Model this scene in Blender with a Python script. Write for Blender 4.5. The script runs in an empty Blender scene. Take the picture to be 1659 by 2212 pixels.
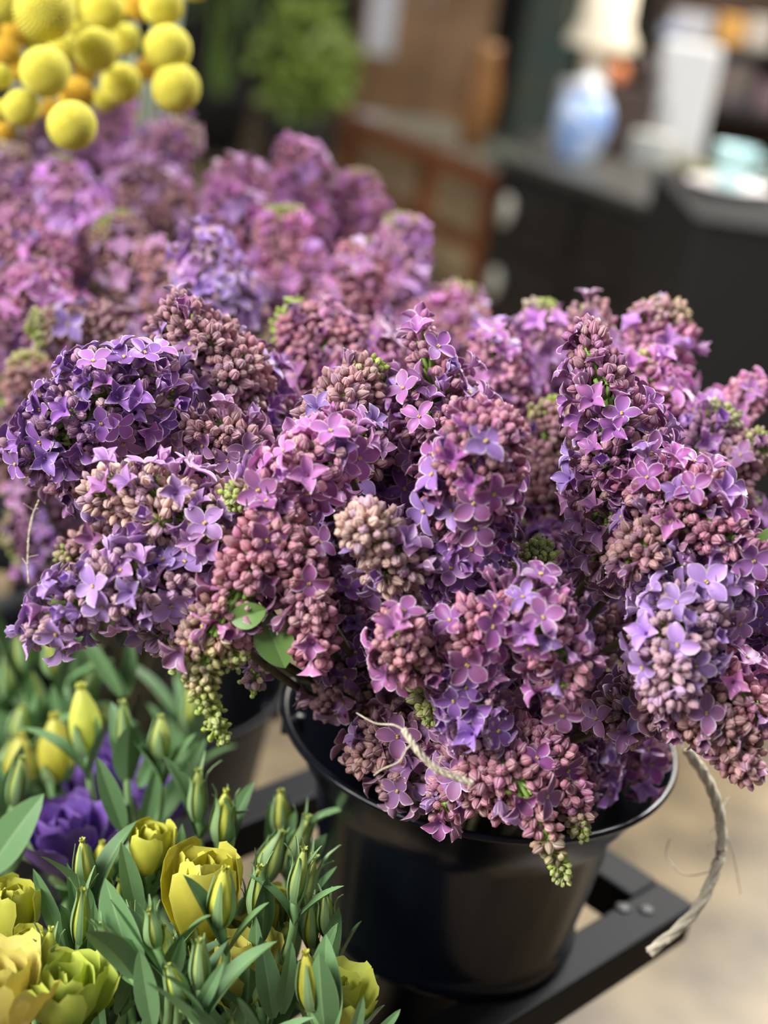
import bpy, math, random
import numpy as np
from mathutils import Vector, Matrix
random.seed(11)
RND = random.random
def U(a, b): return a + (b - a) * random.random()
PI = math.pi
sc = bpy.context.scene
C = sc.collection

# ------------------------------------------------------------------ camera
FPX = 3040.0
CAM = Vector((0, 0, 1.40))
pit, rol = math.radians(22), math.radians(8.5)
fw = Vector((0, math.cos(pit), -math.sin(pit)))
r0 = Vector((1, 0, 0)); u0 = r0.cross(fw)
RX = r0 * math.cos(rol) + u0 * math.sin(rol)
UY = -r0 * math.sin(rol) + u0 * math.cos(rol)
cd = bpy.data.cameras.new('camera'); cam = bpy.data.objects.new('camera', cd); C.objects.link(cam)
M = Matrix((RX, UY, -fw)).transposed().to_4x4(); M.translation = CAM
cam.matrix_world = M
cd.sensor_fit = 'VERTICAL'; cd.lens = 50; cd.sensor_height = 2 * 50 * 1106 / FPX; cd.sensor_width = cd.sensor_height * .75
cd.clip_start = .02
cd.dof.use_dof = True; cd.dof.focus_distance = .575; cd.dof.aperture_fstop = 50 / 12.0
sc.camera = cam
def P(x, y, d):
    return CAM + fw * d + RX * ((x - 829.5) * d / FPX) + UY * ((1106 - y) * d / FPX)
def PZ(x, y, z):
    r = fw + RX * ((x - 829.5) / FPX) + UY * ((1106 - y) / FPX)
    return CAM + r * ((z - CAM.z) / r.z)

# ------------------------------------------------------------------ materials
def mat(name, col, rough=.5, metal=0, spec=.5, bump=0, bscale=40, var=0, vscale=8, col2=None, trans=0, coat=0):
    m = bpy.data.materials.new(name); m.use_nodes = True
    n = m.node_tree.nodes; l = m.node_tree.links; b = n['Principled BSDF']
    b.inputs['Base Color'].default_value = (*col, 1); b.inputs['Roughness'].default_value = rough
    b.inputs['Metallic'].default_value = metal; b.inputs['Specular IOR Level'].default_value = spec
    if coat: b.inputs['Coat Weight'].default_value = coat
    tc = n.new('ShaderNodeTexCoord')
    if var or col2:
        t = n.new('ShaderNodeTexNoise'); t.inputs['Scale'].default_value = vscale; t.inputs['Detail'].default_value = 4
        l.new(tc.outputs['Object'], t.inputs['Vector'])
        r = n.new('ShaderNodeValToRGB'); r.color_ramp.elements[0].position = .36; r.color_ramp.elements[1].position = .64
        c2 = col2 or tuple(c * (1 - var) for c in col)
        r.color_ramp.elements[0].color = (*c2, 1); r.color_ramp.elements[1].color = (*col, 1)
        l.new(t.outputs['Fac'], r.inputs['Fac']); l.new(r.outputs['Color'], b.inputs['Base Color'])
    if bump:
        t = n.new('ShaderNodeTexNoise'); t.inputs['Scale'].default_value = bscale; t.inputs['Detail'].default_value = 5
        l.new(tc.outputs['Object'], t.inputs['Vector'])
        bp = n.new('ShaderNodeBump'); bp.inputs['Strength'].default_value = bump; bp.inputs['Distance'].default_value = .002
        l.new(t.outputs['Fac'], bp.inputs['Height']); l.new(bp.outputs['Normal'], b.inputs['Normal'])
    return m

def petal_mat(name, kind, trans=.22, src=None):
    """surface colour = object's own colour, mottled, with the paler margin of the petal (attribute pc.r)"""
    m = bpy.data.materials.new(name); m.use_nodes = True
    n = m.node_tree.nodes; l = m.node_tree.links; b = n['Principled BSDF']; out = n['Material Output']
    oi = n.new('ShaderNodeObjectInfo'); at = n.new('ShaderNodeAttribute'); at.attribute_name = 'pc'
    sep = n.new('ShaderNodeSeparateColor'); l.new(at.outputs['Color'], sep.inputs[0])
    def mix(f, a, bb, mode='MIX'):
        x = n.new('ShaderNodeMix'); x.data_type = 'RGBA'; x.blend_type = mode
        for s, v in ((x.inputs[0], f), (x.inputs[6], a), (x.inputs[7], bb)):
            if isinstance(v, (int, float)): s.default_value = v
            elif isinstance(v, tuple): s.default_value = (*v, 1)
            else: l.new(v, s)
        return x.outputs[2]
    def mth(op, a, bb):
        x = n.new('ShaderNodeMath'); x.operation = op
        for s, v in ((x.inputs[0], a), (x.inputs[1], bb)):
            if isinstance(v, (int, float)): s.default_value = v
            else: l.new(v, s)
        return x.outputs[0]
    val = mth('MULTIPLY_ADD', sep.outputs[2], .6); val.node.inputs[2].default_value = .72
    base = oi.outputs['Color']
    if src:
        a2 = n.new('ShaderNodeAttribute'); a2.attribute_name = src; base = a2.outputs['Color']
    cb = n.new('ShaderNodeCombineColor')
    for i in range(3): l.new(val, cb.inputs[i])
    base = mix(1.0, base, cb.outputs[0], 'MULTIPLY')
    tc = n.new('ShaderNodeTexCoord')
    t = n.new('ShaderNodeTexNoise'); t.inputs['Scale'].default_value = 350; t.inputs['Detail'].default_value = 3
    l.new(tc.outputs['Object'], t.inputs['Vector'])
    if kind == 'in':      # violet throat, rosier blade
        thr = mth('MULTIPLY', mth('SUBTRACT', 1.0, sep.outputs[1]), .38)
        base = mix(thr, base, (.36, .20, .60))
        edge = (.95, .84, .90); ef = .95
    elif kind == 'out':
        base = mix(mth('MULTIPLY', t.outputs['Fac'], .30), base, (.62, .42, .50))
        edge = (.92, .78, .80); ef = .80
    elif kind == 'leaf':
        base = mix(mth('MULTIPLY', t.outputs['Fac'], .30), base, (.22, .34, .20))
        edge = (.38, .50, .24); ef = .6
    elif kind == 'pur':
        base = mix(mth('MULTIPLY', t.outputs['Fac'], .3), base, (.34, .20, .50))
        edge = (.40, .26, .62); ef = .5
    elif kind == 'lis':
        base = mix(mth('MULTIPLY', sep.outputs[1], .35), base, (.80, .80, .22))
        edge = (.74, .76, .16); ef = .5
    base = mix(mth('MULTIPLY', sep.outputs[0], ef), base, edge)
    l.new(base, b.inputs['Base Color']); b.inputs['Roughness'].default_value = .42 if kind != 'leaf' else .38
    b.inputs['Specular IOR Level'].default_value = .35
    bp = n.new('ShaderNodeBump'); bp.inputs['Strength'].default_value = .25; bp.inputs['Distance'].default_value = .0004
    l.new(t.outputs['Fac'], bp.inputs['Height']); l.new(bp.outputs['Normal'], b.inputs['Normal'])
    tr = n.new('ShaderNodeBsdfTranslucent'); l.new(base, tr.inputs['Color'])
    ms = n.new('ShaderNodeMixShader'); ms.inputs[0].default_value = trans
    l.new(b.outputs[0], ms.inputs[1]); l.new(tr.outputs[0], ms.inputs[2]); l.new(ms.outputs[0], out.inputs['Surface'])
    return m
M_IN = petal_mat('lilac_petal_inside', 'in'); M_OUT = petal_mat('lilac_petal_outside', 'out')
M_INM = petal_mat('lilac_petal_inside_varied', 'in', src='tint'); M_OUTM = petal_mat('lilac_petal_outside_varied', 'out', src='tint')
M_LEAF = petal_mat('leaf_blade', 'leaf', .15); M_LIS = petal_mat('lisianthus_petal', 'lis', .3)
M_CAL = mat('calyx_green', (.26, .38, .08), .5)
M_STA = mat('anther_yellow', (.62, .45, .15), .6)
M_TWIG = mat('green_rachis', (.26, .44, .08), .45, var=.3, vscale=60)
M_WOOD = mat('woody_stem', (.075, .065, .03), .6, var=.4, vscale=60, bump=.3, bscale=300)
M_SOFT = mat('lisianthus_stalk', (.25, .42, .16), .42, var=.2, vscale=40)
M_BUCKET = mat('glossy_black_plastic', (.0035, .0045, .008), .22, spec=.30, bump=.02, bscale=60)
M_MATTE = mat('matte_black_plastic', (.004, .0045, .006), .5, spec=.12, bump=.02, bscale=60)
M_RACK = mat('black_powder_coat', (.005, .005, .006), .6, spec=.15, bump=.1, bscale=900)
M_TWINE = mat('cream_jute', (.72, .64, .48), .85, var=.25, vscale=180, bump=.8, bscale=500)

# ------------------------------------------------------------------ mesh builder
class MB:
    def __init__(s): s.v = []; s.f = []; s.m = []; s.a = []
    def add(s, vs, fs, mi=0, at=None):
        o = len(s.v); s.v += [tuple(v) for v in vs]; s.f += [tuple(i + o for i in f) for f in fs]
        s.m += [mi] * len(fs); s.a += at if at else [(0, .6, .5)] * len(vs)
    def grid(s, pts, nu, nv, mi=0, at=None, close=False, flip=False):
        fs = []
        for i in range(nu - 1):
            for j in range(nv if close else nv - 1):
                k = (j + 1) % nv
                q = (i * nv + j, i * nv + k, (i + 1) * nv + k, (i + 1) * nv + j)
                fs.append(q[::-1] if flip else q)
        s.add(pts, fs, mi, at)
    def tube(s, path, rads, mi=0, seg=6, at=None, cap=True):
        path = [Vector(p) for p in path]; pts = []
        if isinstance(rads, (int, float)): rads = [rads] * len(path)
        up = Vector((.3, .2, .93))
        for i, p in enumerate(path):
            t = (path[min(i + 1, len(path) - 1)] - path[max(i - 1, 0)])
            t = t.normalized() if t.length > 1e-9 else Vector((0, 0, 1))
            a = t.cross(up)
            if a.length < .05: a = t.cross(Vector((1, 0, 0)))
            a.normalize(); b = t.cross(a)
            for j in range(seg):
                w = 2 * PI * j / seg; pts.append(p + (a * math.cos(w) + b * math.sin(w)) * rads[i])
        o = len(s.v); n = len(path)
        s.grid(pts, n, seg, mi, [at] * len(pts) if at else None, close=True)
        if cap:
            s.f.append(tuple(o + j for j in range(seg))[::-1]); s.f.append(tuple(o + (n - 1) * seg + j for j in range(seg))); s.m += [mi, mi]
    def lathe(s, prof, c=(0, 0, 0), seg=64, mi=0, at=None):
        pts = []; c = Vector(c)
        for r, z in prof:
            for j in range(seg):
                w = 2 * PI * j / seg; pts.append(c + Vector((r * math.cos(w), r * math.sin(w), z)))
        s.grid(pts, len(prof), seg, mi, at, close=True)
    def box(s, c, d, rot=None, mi=0):
        c = Vector(c); vs = []
        for x in (-1, 1):
            for y in (-1, 1):
                for z in (-1, 1):
                    v = Vector((x * d[0] / 2, y * d[1] / 2, z * d[2] / 2)); vs.append(c + (rot @ v if rot else v))
        s.add(vs, [(0, 1, 3, 2), (4, 6, 7, 5), (0, 4, 5, 1), (2, 3, 7, 6), (0, 2, 6, 4), (1, 5, 7, 3)], mi)
    def mesh(s, name, mats, smooth=True):
        me = bpy.data.meshes.new(name); me.from_pydata(s.v, [], s.f)
        for m in mats: me.materials.append(m)
        me.polygons.foreach_set('material_index', s.m)
        me.polygons.foreach_set('use_smooth', [smooth] * len(s.f))
        a = me.attributes.new('pc', 'FLOAT_COLOR', 'POINT')
        arr = np.ones((len(s.v), 4), 'f'); arr[:, :3] = np.array(s.a, 'f'); a.data.foreach_set('color', arr.ravel())
        me.update(); return me
def link(name, me, parent=None, mw=None, color=None, **kw):
    o = bpy.data.objects.new(name, me); C.objects.link(o)
    if parent is not None: o.parent = parent
    if mw is not None: o.matrix_world = mw if parent is None else mw
    if color: o.color = (*color, 1)
    for k, v in kw.items(): o[k] = v
    return o
def thing(name, label, cat, loc=(0, 0, 0), rot=0, group=None):
    o = bpy.data.objects.new(name, None); C.objects.link(o); o.location = loc; o.rotation_euler = (0, 0, rot)
    o.empty_display_size = .01; o['label'] = label; o['category'] = cat
    if group: o['group'] = group
    return o
def tag(o, label, cat, group=None, kind=None):
    o['label'] = label; o['category'] = cat
    if group: o['group'] = group
    if kind: o['kind'] = kind
    return o
def bevel(o, w, seg=2):
    b = o.modifiers.new('b', 'BEVEL'); b.width = w; b.segments = seg; b.limit_method = 'ANGLE'
    return o
def frame_from(z, spin=0.0):
    z = z.normalized(); a = Vector((0, 0, 1)) if abs(z.z) < .9 else Vector((1, 0, 0))
    x = a.cross(z).normalized(); y = z.cross(x)
    c, s = math.cos(spin), math.sin(spin)
    X = x * c + y * s; Y = y * c - x * s
    return Matrix((X, Y, z)).transposed()

# ------------------------------------------------------------------ lilac florets (unit = metre, z from calyx to mouth)
TL = .0078
def petal(mb, ang, L, W, t0, t1, cup, hook=0, z0=TL, hi=True, twist=0, rb=.0007, mi=(0, 1), b=.5, ruf=0, ob=False):
    us = [0, .16, .34, .55, .75, .92, 1] if hi else [0, .35, .7, 1]
    vs = [-1, -.86, -.42, 0, .42, .86, 1] if hi else [-1, 0, 1]
    path = []; r, z, pu = rb, z0, 0
    for u in us:
        th = t0 + (t1 - t0) * u
        r += math.sin(th) * (u - pu) * L; z += math.cos(th) * (u - pu) * L; pu = u
        th2 = th - hook * max(0, u - .6) * 2
        path.append((r, z, th2))
    def w(u):
        if ob: return W * (.12 + .95 * min(1, u * 1.15) ** .85) * (1 - .45 * max(0, (u - .8) / .2) ** 2)
        return W * (max(0, math.sin(PI * min(1, (u * .90 + .10)) ** 1.22)) ** .62) if u < .999 else W * .13
    P1, P2, A = [], [], []
    ca, sa = math.cos(ang), math.sin(ang)
    for u, (r, z, th) in zip(us, path):
        for v in vs:
            x = r; y = v * w(u)
            lift = cup * v * v * w(u) * (.5 + .7 * u) + twist * v * W * u + ruf * math.sin(v * 7 + u * 9 + ang * 3) * W * u
            nr, nz = -math.cos(th), math.sin(th)
            x += nr * lift; zz = z + nz * lift
            P1.append(Vector((x * ca - y * sa, x * sa + y * ca, zz)))
            x2 = x - nr * .00016; z2 = zz - nz * .00016
            P2.append(Vector((x2 * ca - y * sa, x2 * sa + y * ca, z2)))
            e = 1.0 if (abs(v) > .99 or u > .99) else 0.0
            A.append((e, u, b))
    n, k = len(us), len(vs)
    mb.grid(P1, n, k, mi[0], A); mb.grid(P2, n, k, mi[1], A, flip=True)
def base_tube(mb, hi=True, r=.0008, top=TL):
    seg = 6 if hi else 4
    mb.lathe([(r * .8, 0), (r * .85, top * .6), (r * 1.3, top * .97)], seg=seg, mi=1, at=[(0, .2, .6)] * (3 * seg))
    mb.lathe([(.0002, -.0022), (.0011, -.0004), (.0013, .0012), (.0008, .0014)], seg=seg, mi=2)
    if hi:
        for k in range(4):
            a = k * PI / 2 + .4; x, y = math.cos(a), math.sin(a)
            mb.add([(x * .0013 - y * .0006, y * .0013 + x * .0006, .001), (x * .0013 + y * .0006, y * .0013 - x * .0006, .001), (x * .0018, y * .0018, .0024)], [(0, 1, 2)], 2)
def floret(kind, hi=True, seed=0):
    rr = random.Random(seed); mb = MB(); base_tube(mb, hi)
    K = {'flat': (1.25, 1.62, .30, .9), 'star': (1.15, 1.85, .42, .0), 'reflex': (.9, 2.2, .5, -.9), 'half': (.30, 1.45, .75, 1.3), 'goblet': (.62, .10, .60, .9), 'bell': (.45, 1.0, .9, 2.2)}[kind]
    for k in range(4):
        petal(mb, k * PI / 2 + rr.uniform(-.12, .12), rr.uniform(.0072, .0086) * (1 if kind not in ('goblet',) else .84), rr.uniform(.0028, .0034) * {'half': .80, 'reflex': .85, 'bell': .82, 'goblet': .95}.get(kind, 1),
              K[0] + rr.uniform(-.15, .15), K[1] + rr.uniform(-.22, .22), K[2] + rr.uniform(-.12, .15), K[3], hi=hi, twist=rr.uniform(-.3, .3), b=rr.uniform(.3, .7))
    if hi and kind in ('flat', 'star', 'reflex'):
        for k in range(2):
            mb.box((.0004 * (1 if k else -1), 0, TL + .0004), (.0006, .0011, .0009), mi=3)
    return mb
def bud(hi=True, seed=0, el=1.0, gap=0.0):
    rr = random.Random(seed); mb = MB(); base_tube(mb, hi, top=TL * .8)
    us = [0, .12, .3, .5, .7, .86, .96, 1] if hi else [0, .3, .7, 1]
    vs = [-1, -.84, -.45, 0, .45, .84, 1] if hi else [-1, 0, 1]
    R = .0023; H = .0045 * el
    for k in range(4):
        ang = k * PI / 2; Pn, A = [], []; b = rr.uniform(.35, .65); rs = rr.uniform(.94, 1.06)
        for u in us:
            prof = math.sin(PI * (u ** .85) * .94 + .19 * (1 - u)) ** .75 if u < 1 else .12
            r = R * prof * rs; z = TL * .72 + H * u
            for v in vs:
                a = ang + v * PI / 4 * .985
                f = (.60 if abs(v) > .99 else .96 if abs(v) > .8 else 1.05 if abs(v) > .3 else 1.08)
                if not hi: f = .74 if abs(v) > .9 else 1.05
                Pn.append((r * f * math.cos(a), r * f * math.sin(a), z + (gap * .001 * (1 - abs(v)) if u > .9 else 0)))
                A.append((.55 if .8 < abs(v) < .95 else 0, u, b))
        mb.grid(Pn, len(us), len(vs), 1, A)
    return mb
LM = [M_IN, M_OUT, M_CAL, M_STA]
OPEN = ([floret('flat', True, i) for i in range(3)] + [floret('star', True, 10 + i) for i in range(2)] + [floret('reflex', True, 20)]
        + [floret('half', True, 30 + i) for i in range(3)] + [floret('goblet', True, 40 + i) for i in range(2)] + [floret('bell', True, 50)])
OPEN_W = [1.6, 1.6, 1.6, 1.2, 1.2, .7, 2, 2, 2, 2.4, 2.4, 1.4]
OPEN_LO = [floret(k, False, 60 + i) for i, k in enumerate(('flat', 'flat', 'star', 'star', 'reflex', 'half', 'half', 'half', 'goblet'))]
BUDS = [bud(True, i, e, g) for i, (e, g) in enumerate(((1, 0), (1.15, .5), (.85, 0), (1.0, 1), (1.3, .6)))]
BUDS_LO = [bud(False, 9, 1), bud(False, 10, 1.2)]
OPEN_M = [m.mesh('open_floret', LM) for m in OPEN]; BUD_M = [m.mesh('closed_bud', LM) for m in BUDS]
def tonp(m): return (np.array(m.v, 'f'), [tuple(f) for f in m.f], np.array(m.m, 'i'), np.array(m.a, 'f'))
OPEN_NP = [tonp(m) for m in OPEN_LO]; BUD_NP = [tonp(m) for m in BUDS_LO]
def merged(items, name, tints):
    """items: (np-template, 4x4 matrix) -> one mesh"""
    V, A, MI, L, S = [], [], [], [], []; o = 0; TT = []
    for ((v, f, m, a), mw), tn in zip(items, tints):
        TT.append(np.tile(np.array([*tn, 1], 'f'), (len(v), 1)))
        mm = np.array(mw); V.append(v @ mm[:3, :3].T + mm[:3, 3]); b = a.copy(); b[:, 2] = U(.1, .95); A.append(b)
        for t in f: L.append(np.array(t) + o); S.append(len(t))
        MI.append(m); o += len(v)
    me = bpy.data.meshes.new(name)
    V = np.concatenate(V); LI = np.concatenate(L).astype('i'); S = np.array(S, 'i')
    me.vertices.add(len(V)); me.vertices.foreach_set('co', V.astype('f').ravel())
    me.loops.add(len(LI)); me.loops.foreach_set('vertex_index', LI)
    me.polygons.add(len(S)); st = np.concatenate([[0], np.cumsum(S)[:-1]]).astype('i')
    me.polygons.foreach_set('loop_start', st); me.polygons.foreach_set('loop_total', S)
    for m in (M_INM, M_OUTM, M_CAL, M_STA): me.materials.append(m)
    me.polygons.foreach_set('material_index', np.concatenate(MI)); me.polygons.foreach_set('use_smooth', np.ones(len(S), bool))
    at = me.attributes.new('pc', 'FLOAT_COLOR', 'POINT'); ar = np.ones((len(V), 4), 'f'); ar[:, :3] = np.concatenate(A); at.data.foreach_set('color', ar.ravel())
    at = me.attributes.new('tint', 'FLOAT_COLOR', 'POINT'); at.data.foreach_set('color', np.concatenate(TT).ravel())
    me.update(calc_edges=True); me.validate(); return me

TINT = {  # petal colour, bud colour
    'purple': ((.31, .095, .31), (.43, .165, .25)), 'violet': ((.34, .14, .47), (.40, .18, .33)), 'lavender': ((.44, .27, .58), (.50, .30, .36)),
    'magenta': ((.36, .085, .28), (.48, .15, .23)), 'pink': ((.64, .22, .54), (.64, .27, .38)), 'mauve': ((.32, .15, .27), (.45, .23, .23)),
    'cream': ((.44, .24, .48), (.62, .42, .32)), 'rose': ((.43, .13, .31), (.56, .21, .26)), 'brown': ((.33, .13, .24), (.40, .19, .16)),
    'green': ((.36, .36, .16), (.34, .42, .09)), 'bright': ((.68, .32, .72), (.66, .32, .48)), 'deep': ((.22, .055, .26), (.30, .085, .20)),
}
def lerp3(a, b, t): return tuple(a[i] * (1 - t) + b[i] * t for i in range(3))
LEAF_HI = None
def leaf_mb(L, W, fold=.35, bend=.6, seed=0, nu=11, ruf=.0, tipc=0.9, mi=0):
    rr = random.Random(seed); mb = MB(); us = [i / (nu - 1) for i in range(nu)]; vs = [-1, -.9, -.5, -.09, 0, .09, .5, .9, 1]
    pts, A = [], []; x = z = 0; pu = 0
    for u in us:
        th = bend * u; x += math.cos(th) * (u - pu) * L; z -= math.sin(th) * (u - pu) * L; pu = u
        w = W * (math.sin(PI * min(1, u ** tipc * .97 + .03)) ** .8) + (0.0004 if u < 1 else .0001)
        for v in vs:
            lift = fold * abs(v) * w + ruf * math.sin(u * 14 + v * 2) * w * abs(v)
            pts.append((x + math.sin(th) * lift, v * w, z + math.cos(th) * lift))
            A.append((.8 if abs(v) < .02 else (.5 if abs(v) > .95 else 0), u, .5 + .2 * (v > 0)))
    mb.grid(pts, len(us), len(vs), mi, A)
    mb.grid([(p[0], p[1], p[2] - .0003) for p in pts], len(us), len(vs), mi, A, flip=True)
    return mb

BUCKET_A = P(1035, 1562, .72); BUCKET_B = P(250, 1430, 1.04)
def catmull(pts, n):
    out = []; p = [pts[0]] + list(pts) + [pts[-1]]
    if len(pts) == 2:
        return [pts[0].lerp(pts[1], i / n) for i in range(n + 1)]
    seg = len(pts) - 1
    for i in range(n + 1):
        t = i / n * seg; k = min(int(t), seg - 1); f = t - k; a, b, c, d = p[k], p[k + 1], p[k + 2], p[k + 3]
        out.append(.5 * ((2 * b) + (c - a) * f + (2 * a - 5 * b + 4 * c - d) * f * f + (3 * b - a - 3 * c + d) * f ** 3))
    return out
NPART = 0
def lilac(label, path, rb, rt, tint, o0=.6, o1=.1, green=0, foot='A', group=None, cap=100, scale=1.0, leaves=(), shape=None, bare=False, dens=1.0, sub=False):
    """one lilac stem: path = pixel+distance points from base to tip; rb, rt = half widths in px at base and tip"""
    global NPART
    pts = [P(*q) for q in path]; dm = sum(q[2] for q in path) / len(path); k = dm / FPX
    ax = catmull(pts, 24); L = sum((ax[i + 1] - ax[i]).length for i in range(24))
    Rb, Rt = rb * k, rt * k
    root = thing('lilac_sprig' if sub else 'cut_lilac', label, 'lilac', pts[0], 0, group)
    root_inv = Matrix.Translation(-Vector(pts[0]))
    toaxis = lambda t: ax[min(24, int(t * 24))].lerp(ax[min(24, int(t * 24) + 1)], t * 24 - int(t * 24))
    tang = lambda t: (toaxis(min(1, t + .04)) - toaxis(max(0, t - .04))).normalized()
    view = (CAM - pts[0]).normalized()
    def Rp(t):
        r = Rb * (1 - t) + Rt * t
        if t < .15: r *= .75 + t / .15 * .25
        return r * (1 if t < .9 else 1 - (t - .9) * 3.5)
    # lobes along the axis
    lobes = []; t = 0.0; az = U(0, 6.28); first = True
    while t < 1.0:
        R = max(Rp(t), .004); rho = max(.0062 if Rt > .0045 else .0038 + .0024 * (1 - t), R * .46) * scale
        n = max(2, int(round(2 * PI * R * .62 / (rho * 1.25))))
        n = min(n, 6)
        for i in range(n):
            a = az + 2 * PI * i / n + U(-.3, .3); T = tang(t); F = frame_from(T)
            rad = F @ Vector((math.cos(a), math.sin(a), 0))
            d = (rad + T * (.35 + .3 * t)).normalized(); rr = rho * U(.85, 1.15)
            c = toaxis(t) + d * max(0, R * U(.86, 1.08) - rr)
            lobes.append((c, d, rr, t + U(-.06, .06), toaxis(max(0, t - .08))))
        az += 1.1; t += rho * 1.22 / L
    lobes.append((toaxis(.97), tang(1), max(.0055 if Rt > .0045 else .0036, Rt * .6), 1.0, toaxis(.9)))
    # florets
    cell = {}; items = []
    petalc, budc = TINT[tint]
    stem = MB()
    for c, d, rho, lt, org in lobes:
        lopen = o0 + (o1 - o0) * max(0, min(1, lt)) + U(-.22, .22)
        stem.tube([org - pts[0], (org * .5 + c * .5) - pts[0] , c - pts[0]], [.0013, .0011, .0010], 0, 5)
        lt_c = max(0, min(1, lt)); lo = max(0, min(1, lopen))
        if green and lt_c > 1 - green * .8: lo = 0
        if bare and lt_c > .2 and d.dot(view) > .6 and RND() < .7: continue
        area_ = 4 * PI * rho * rho * .62
        quota = {True: lo * area_ / (PI * .0042 ** 2) * .95 + RND() * .8 * (lo > .05), False: (1 - lo) ** .8 * area_ / (PI * .0025 ** 2) * 1.0 * dens}
        for opn in (True, False):
          got = 0
          for _ in range(int(quota[opn] * (6 if opn else 9)) + 3):
            if got >= quota[opn] or (opn and quota[opn] < .6): break
            v = Vector((random.gauss(0, 1), random.gauss(0, 1), random.gauss(0, 1))).normalized()
            if v.dot(d) < -.25: continue
            sz = U(.88, 1.15) if opn else U(.80, 1.10)
            if not opn and green: sz *= 1 - .42 * max(0, (lt_c - (1 - green)) / green)
            if not opn: sz *= 1 - .12 * lt_c
            rad = (.0040 if opn else .0021) * sz
            nrm = (v + d * .25 + Vector((0, 0, .15)) + Vector((U(-.25, .25), U(-.25, .25), U(-.25, .25)))).normalized()
            head = c + v * (rho + U(-.0012, .0012) + (.0012 if opn else 0))
            key = tuple(int(math.floor(q / .009)) for q in head); ok = True
            for dx in (-1, 0, 1):
                for dy in (-1, 0, 1):
                    for dz in (-1, 0, 1):
                        for hp, hr in cell.get((key[0] + dx, key[1] + dy, key[2] + dz), ()):
                            if (hp - head).length < (hr + rad) * .88: ok = False; break
                        if not ok: break
                    if not ok: break
                if not ok: break
            if not ok: continue
            got += 1
            cell.setdefault(key, []).append((head, rad))
            org2 = head - nrm * TL * sz
            mw = Matrix.Translation(org2) @ (frame_from(nrm, U(0, 6.28)).to_4x4()) @ Matrix.Scale(sz, 4)
            g = 0
            if green: g = max(0, min(1, (lt_c - (1 - green)) / green * 1.25 + U(-.2, .15)))
            items.append((opn, mw, head, nrm, g, lt_c))
    # visibility score
    def score(it): return it[3].dot(view) + (it[2] - toaxis(it[5])).dot(view) / .03
    items.sort(key=score, reverse=True)
    cnt = {True: 0, False: 0}; rest = []; rtint = []
    sh = U(.88, 1.12)
    for opn, mw, head, nrm, g, lt in items:
        v = U(.68, 1.26) * sh; col = petalc if opn else budc; q = RND()
        if opn:
            if q < .20: col = lerp3(col, (.42, .30, .72), U(.25, .7))
            elif q < .4: col = lerp3(col, (.62, .26, .48), .45)
        else:
            if q < .35: col = lerp3(col, petalc, U(.25, .7))
            elif q < .48: col = lerp3(col, (.58, .40, .30), U(.2, .6))
            if g > 0: col = lerp3(col, (.38, .54, .04), g)
        col = tuple(min(.92, c_ * v) for c_ in col)
        if cnt[opn] < cap:
            cnt[opn] += 1; NPART += 1
            if opn: me = random.choices(OPEN_M, OPEN_W)[0]
            else: me = random.choice(BUD_M if lt < .8 else BUD_M[:3])
            o = bpy.data.objects.new('open_floret' if opn else 'flower_bud', me); C.objects.link(o); o.parent = root
            o.matrix_local = root_inv @ mw; o.color = (*col, 1)
        else:
            rest.append((random.choice(OPEN_NP if opn else BUD_NP), root_inv @ mw)); rtint.append(col)
    if rest:
        o = bpy.data.objects.new('floret_mass', merged(rest, 'floret_mass', rtint)); C.objects.link(o); o.parent = root
        o['kind'] = 'stuff'
    # rachis
    n0 = 2 if not bare else 0
    stem.tube([p - pts[0] for p in ax[n0:]], [.0019 * (1 - .55 * i / 24) for i in range(n0, 25)], 0, 8)
    link('rachis', stem.mesh('rachis', [M_TWIG]), root)
    if foot:
        B = BUCKET_A if foot == 'A' else BUCKET_B
        f = B + Vector((U(-.02, .02), U(-.02, .02), -.14)); top = pts[0] + tang(0) * .002
        mid = B + Vector((U(-.045, .045), U(-.03, .045), -.015)); mid2 = (mid * .45 + top * .55) - Vector((0, 0, .012))
        w = MB(); pp = catmull([f, mid, mid2, top], 14)
        w.tube([p - pts[0] for p in pp], [.0024 - .0009 * i / 14 for i in range(15)], 0, 8)
        link('woody_stalk', w.mesh('woody_stalk', [M_WOOD]), root)
    for (lx, ly, ld, ln, ang, sd) in leaves:
        p = P(lx, ly, ld); me = leaf_mb(ln, ln * .33, .3, .5, sd).mesh('leaf', [M_LEAF])
        dirv = RX * math.cos(ang) + UY * math.sin(ang) + view * .3
        X = dirv.normalized(); Z = (view - X * view.dot(X)).normalized(); Y = Z.cross(X)
        mw = Matrix.Translation(p) @ Matrix((X, Y, Z)).transposed().to_4x4()
        o = link('leaf', me, root); o.matrix_local = root_inv @ mw; o.color = (.16, .30, .06, 1)
    return root

# ------------------------------------------------------------------ the lilacs, in focus
S = lilac
S('violet lilac head at far left, many open florets, tip pointing left', [(350,860,.60),(230,850,.585),(140,930,.58),(65,985,.58)], 125, 60, 'violet', .85, .45)
S('second violet lilac head tucked under the far left one, buds hanging down', [(330,900,.62),(220,960,.61),(130,1040,.61)], 70, 50, 'purple', .7, .5)
S('rosy brown budded lilac head above and between two violet ones', [(520,850,.63),(450,760,.62),(375,690,.62)], 115, 60, 'mauve', .12, .02)
S('shaded purple lilac head behind the rosy budded head, left of centre', [(640,940,.66),(560,880,.65),(540,800,.64)], 90, 70, 'purple', .35, .3)
S('lilac head with cream buds at its left tip and lavender florets', [(500,1180,.57),(380,1110,.56),(290,1060,.56),(205,1065,.56)], 125, 45, 'cream', .7, .05)
S('lowest left lilac head, lavender florets, pale buds at its tip', [(420,1250,.56),(280,1260,.55),(170,1300,.55),(80,1365,.55)], 105, 48, 'lavender', .8, .45)
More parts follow.
